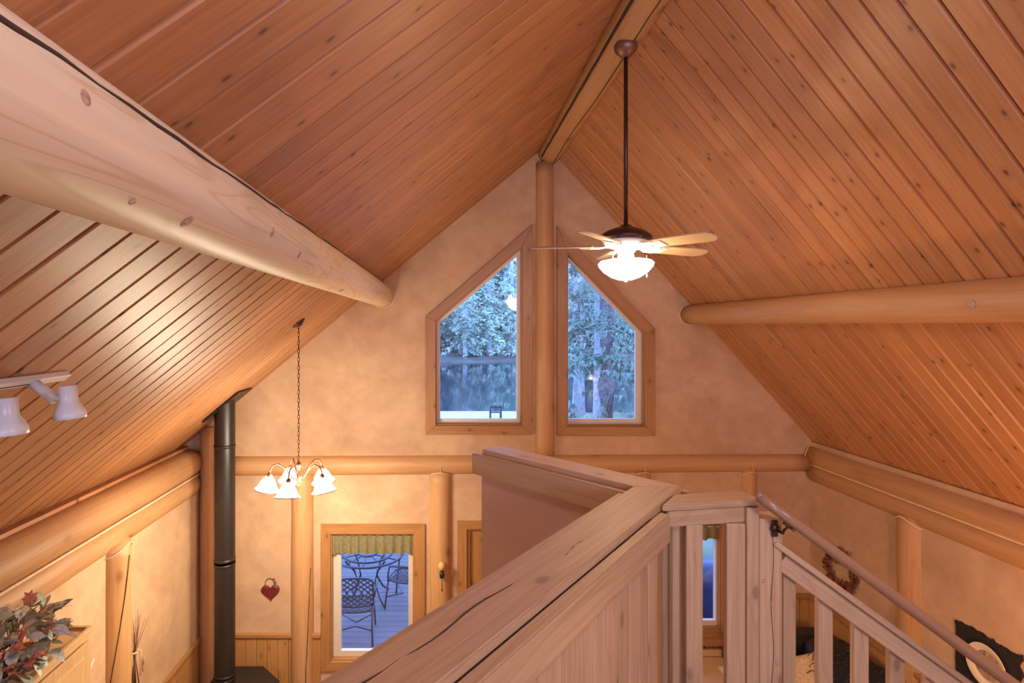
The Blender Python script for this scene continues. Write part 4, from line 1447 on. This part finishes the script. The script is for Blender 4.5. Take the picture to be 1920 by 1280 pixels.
bm.faces.new(rings[-1])
obj('cover_cloth', bm_mesh(bm), M['cover'], gr, Matrix.Translation((3.35, 7.35, DZ)), True)
for sx in (-0.42, 0.42):
    m = Matrix.Translation((3.35 + sx, 7.12, DZ + 0.07)) @ Matrix.Rotation(math.radians(90), 4, 'Y')
    lathe('wheel', [(0.0, -0.02), (0.07, -0.02), (0.07, 0.02), (0.0, 0.02)], M['black'], gr, m, 16)

GZ = -0.9
lawn = tag(obj('ground_lawn', mesh('lawn', [(-120, 6.18, GZ), (160, 6.18, GZ), (160, 33, GZ), (-120, 33, GZ)], [(0, 1, 2, 3)]), M['grass']), kind='structure')
lake = tag(obj('lake_water', mesh('lake', [(-160, 30, GZ - 0.25), (200, 30, GZ - 0.25), (200, 92, GZ - 0.25), (-160, 92, GZ - 0.25)], [(0, 1, 2, 3)]), M['water']), kind='structure')
# far bank with an uneven edge
v, f = [], []
rb = random.Random(8)
N = 90
for i in range(N + 1):
    x = -110 + 240 * i / N
    e = 80 + 2.5 * math.sin(x * 0.13) + rb.uniform(-.6, .6)
    for k, (dy, z) in enumerate(((0, -1.3), (1.0, -0.9), (5, -0.5), (18, 0.3), (60, 3), (130, 7))):
        v.append((x + rb.uniform(-.5, .5), e + dy, z + rb.uniform(-.15, .15)))
for i in range(N):
    for k in range(5):
        a = i * 6 + k
        f.append((a, a + 6, a + 7, a + 1))
tag(obj('ground_far_bank', mesh('bank', v, f), M['bank'], smooth=True), kind='structure')
# pale shore strip with a small garden chair
dkk = empty('dock', (2.2, 31, GZ), 'pale plank dock at the near edge of the lake', 'dock')
for k in range(12):
    box('dock_plank', (-2.5, 28.6 + k * 0.36, GZ + 0.02), (6.0, 28.93 + k * 0.36, GZ + 0.10), M['dock'], dkk, 0)
gc = empty('garden_chair', (3.0, 30.0, GZ + 0.1), 'small dark garden chair standing on the dock by the lake', 'garden chair')
cx_, cy_, cz_ = X(929, 30.0), 30.0, GZ + 0.10
for sx in (-0.28, 0.28):
    box('side_frame', (cx_ + sx - 0.03, cy_ - 0.3, cz_), (cx_ + sx + 0.03, cy_ - 0.24, cz_ + 0.75), M['patio'], gc, 0, 'z')
    box('side_frame', (cx_ + sx - 0.03, cy_ + 0.2, cz_), (cx_ + sx + 0.03, cy_ + 0.26, cz_ + 0.45), M['patio'], gc, 0, 'z')
box('seat', (cx_ - 0.28, cy_ - 0.28, cz_ + 0.38), (cx_ + 0.28, cy_ + 0.26, cz_ + 0.42), M['patio'], gc, 0)
box('backrest', (cx_ - 0.28, cy_ - 0.3, cz_ + 0.66), (cx_ + 0.28, cy_ - 0.27, cz_ + 0.75), M['patio'], gc, 0)


def conifer_foliage(h, r, seed, whorls=22, per=8, base=0.12, seg=5, droop=0.5, tufts=3, fine=1.0):
    """drooping boughs: each a tapering spine with needle sprays left and right"""
    rn_ = random.Random(seed)
    v, f = [], []
    for w in range(whorls):
        t = base + (1 - base) * (w / whorls) ** 0.9
        L = r * (1 - t) ** 0.75 * rn_.uniform(0.7, 1.1) + 0.02 * r
        for k in range(per):
            a = rn_.uniform(0, 6.283)
            LL = L * rn_.uniform(0.6, 1.1)
            z0 = h * (t + rn_.uniform(-.02, .02))
            d = Vector((math.cos(a), math.sin(a), 0))
            s = Vector((-d.y, d.x, 0))
            for j in range(seg):
                q = (j + 0.6) / seg
                c = d * (LL * q) + Vector((0, 0, z0 - droop * LL * q * q))
                for _ in range(tufts):
                    e = s * rn_.uniform(-1, 1) * LL * 0.36 * (1.15 - q) + d * rn_.uniform(0.0, 0.3) * LL * fine - Vector((0, 0, rn_.uniform(0.02, 0.22) * LL))
                    wv = Vector((rn_.uniform(-1, 1), rn_.uniform(-1, 1), rn_.uniform(-.6, .3))) * LL * 0.13 * fine
                    c = c + (s * rn_.uniform(-.1, .1) + d * rn_.uniform(-.08, .08)) * LL
                    e = e * (0.45 + 0.55 * fine)
                    b = len(v)
                    v += [c - wv, c + wv, c + e]
                    f.append((b, b + 1, b + 2))
    return mesh('foliage', v, f)


def trunk_mesh(h, r, seed, n=8):
    bm = bmesh.new()
    rn_ = random.Random(seed)
    tube_bm(bm, [(rn_.uniform(-.02, .02) * h * .2, rn_.uniform(-.02, .02) * h * .2, h * k / 8) for k in range(9)], lambda t: r * (1 - 0.85 * t) + 0.01, n)
    return bm_mesh(bm)


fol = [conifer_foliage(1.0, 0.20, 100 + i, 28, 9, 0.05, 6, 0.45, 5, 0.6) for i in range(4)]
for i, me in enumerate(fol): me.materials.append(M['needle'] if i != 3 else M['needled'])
trk_ = trunk_mesh(1.0, 0.012, 5)
trk_.materials.append(M['birch'])
rt = random.Random(55)
spots = []
for k in range(34):
    u = 760 + 480 * ((k * 0.618) % 1.0)
    y = rt.uniform(84, 100) if k < 20 else rt.uniform(104, 150)
    spots.append((u, y))
spots.sort(key=lambda s_: s_[1])
for k, (u, y) in enumerate(spots):
    h = rt.uniform(13, 22) if y < 104 else rt.uniform(20, 30)
    z = -0.4 if y < 100 else (0.6 if y < 120 else 2.5)
    x = X(u, y)
    near = 'front row' if y < 104 else 'back row'
    root = empty('lakeside_conifer', (x, y, z), 'blue-green conifer on the far bank of the lake, %s' % near, 'tree', 'conifers on the far bank, %s' % near)
    m = Matrix.Translation((x, y, z)) @ Matrix.Rotation(rt.uniform(0, 6), 4, 'Z') @ Matrix.Diagonal((h * rt.uniform(.9, 1.3), h * rt.uniform(.9, 1.3), h, 1))
    obj('trunk', trk_, None, root, m)
    obj('foliage', fol[k % 4 if k % 7 else 3], None, root, m)['kind'] = 'stuff'

# big trees near the right upper window
nf = [conifer_foliage(1.0, 0.23, 300 + i, 13, 3, 0.20, 11, 0.55, 14, 0.17) for i in range(3)]
for me in nf: me.materials.append(M['needled'] if me is not nf[1] else M['needle'])
lab = ['thick dark tree trunk in the middle of the right upper window', 'pale slim tree trunk left of the thick trunk in the right upper window',
       'leftmost slim tree trunk in the right upper window', 'slim tree trunk touching the left side of the thick trunk', 'dark conifer at the right edge of the right upper window']
for i, (u, y, r, h, mt) in enumerate(((1136, 24, 0.40, 20, 'bark'), (1093, 27, 0.19, 20, 'birch'), (1079, 29, 0.17, 20, 'birch'), (1119, 25.5, 0.17, 19, 'birch'), (1212, 26, 0.25, 17, 'bark'))):
    x = X(u, y)
    root = empty('shore_tree', (x, y, GZ), lab[i], 'tree')
    tm = trunk_mesh(h, r, 70 + i, 12)
    obj('trunk', tm, M[mt], root, Matrix.Translation((x, y, GZ)), True)
    obj('foliage', nf[i % 3], None, root, Matrix.Translation((x, y, GZ)) @ Matrix.Rotation(i * 1.3, 4, 'Z') @ Matrix.Diagonal((h, h, h, 1)))['kind'] = 'stuff'
# low shrubs under that window
shr = [conifer_foliage(1.0, 1.0, 400 + i, 9, 18, 0.05, 5, 0.35, 5, 0.4) for i in range(2)]
shr[0].materials.append(M['needled']); shr[1].materials.append(M['needle'])
for i, (u, y, h) in enumerate(((1075, 17, 2.75), (1100, 16.5, 2.5), (1128, 17.3, 2.6), (1155, 16.6, 2.55), (1182, 17.2, 2.65), (1205, 16.8, 2.8))):
    root = empty('evergreen_shrub', (X(u, y), y, GZ), 'evergreen shrub %s of the row below the right upper window' % ('leftmost', 'second from the left', 'third from the left', 'third from the right', 'second from the right', 'rightmost')[i], 'shrub', 'shrubs below the right upper window')
    obj('foliage', shr[i % 2], None, root, Matrix.Translation((X(u, y), y, GZ)) @ Matrix.Rotation(i * 2.1, 4, 'Z') @ Matrix.Diagonal((0.9, 0.9, h + 0.25, 1)))['kind'] = 'stuff'
    tube('stem', [(X(u, y), y, GZ), (X(u, y), y, GZ + h * 0.6)], 0.03, M['bark'], root, 6)
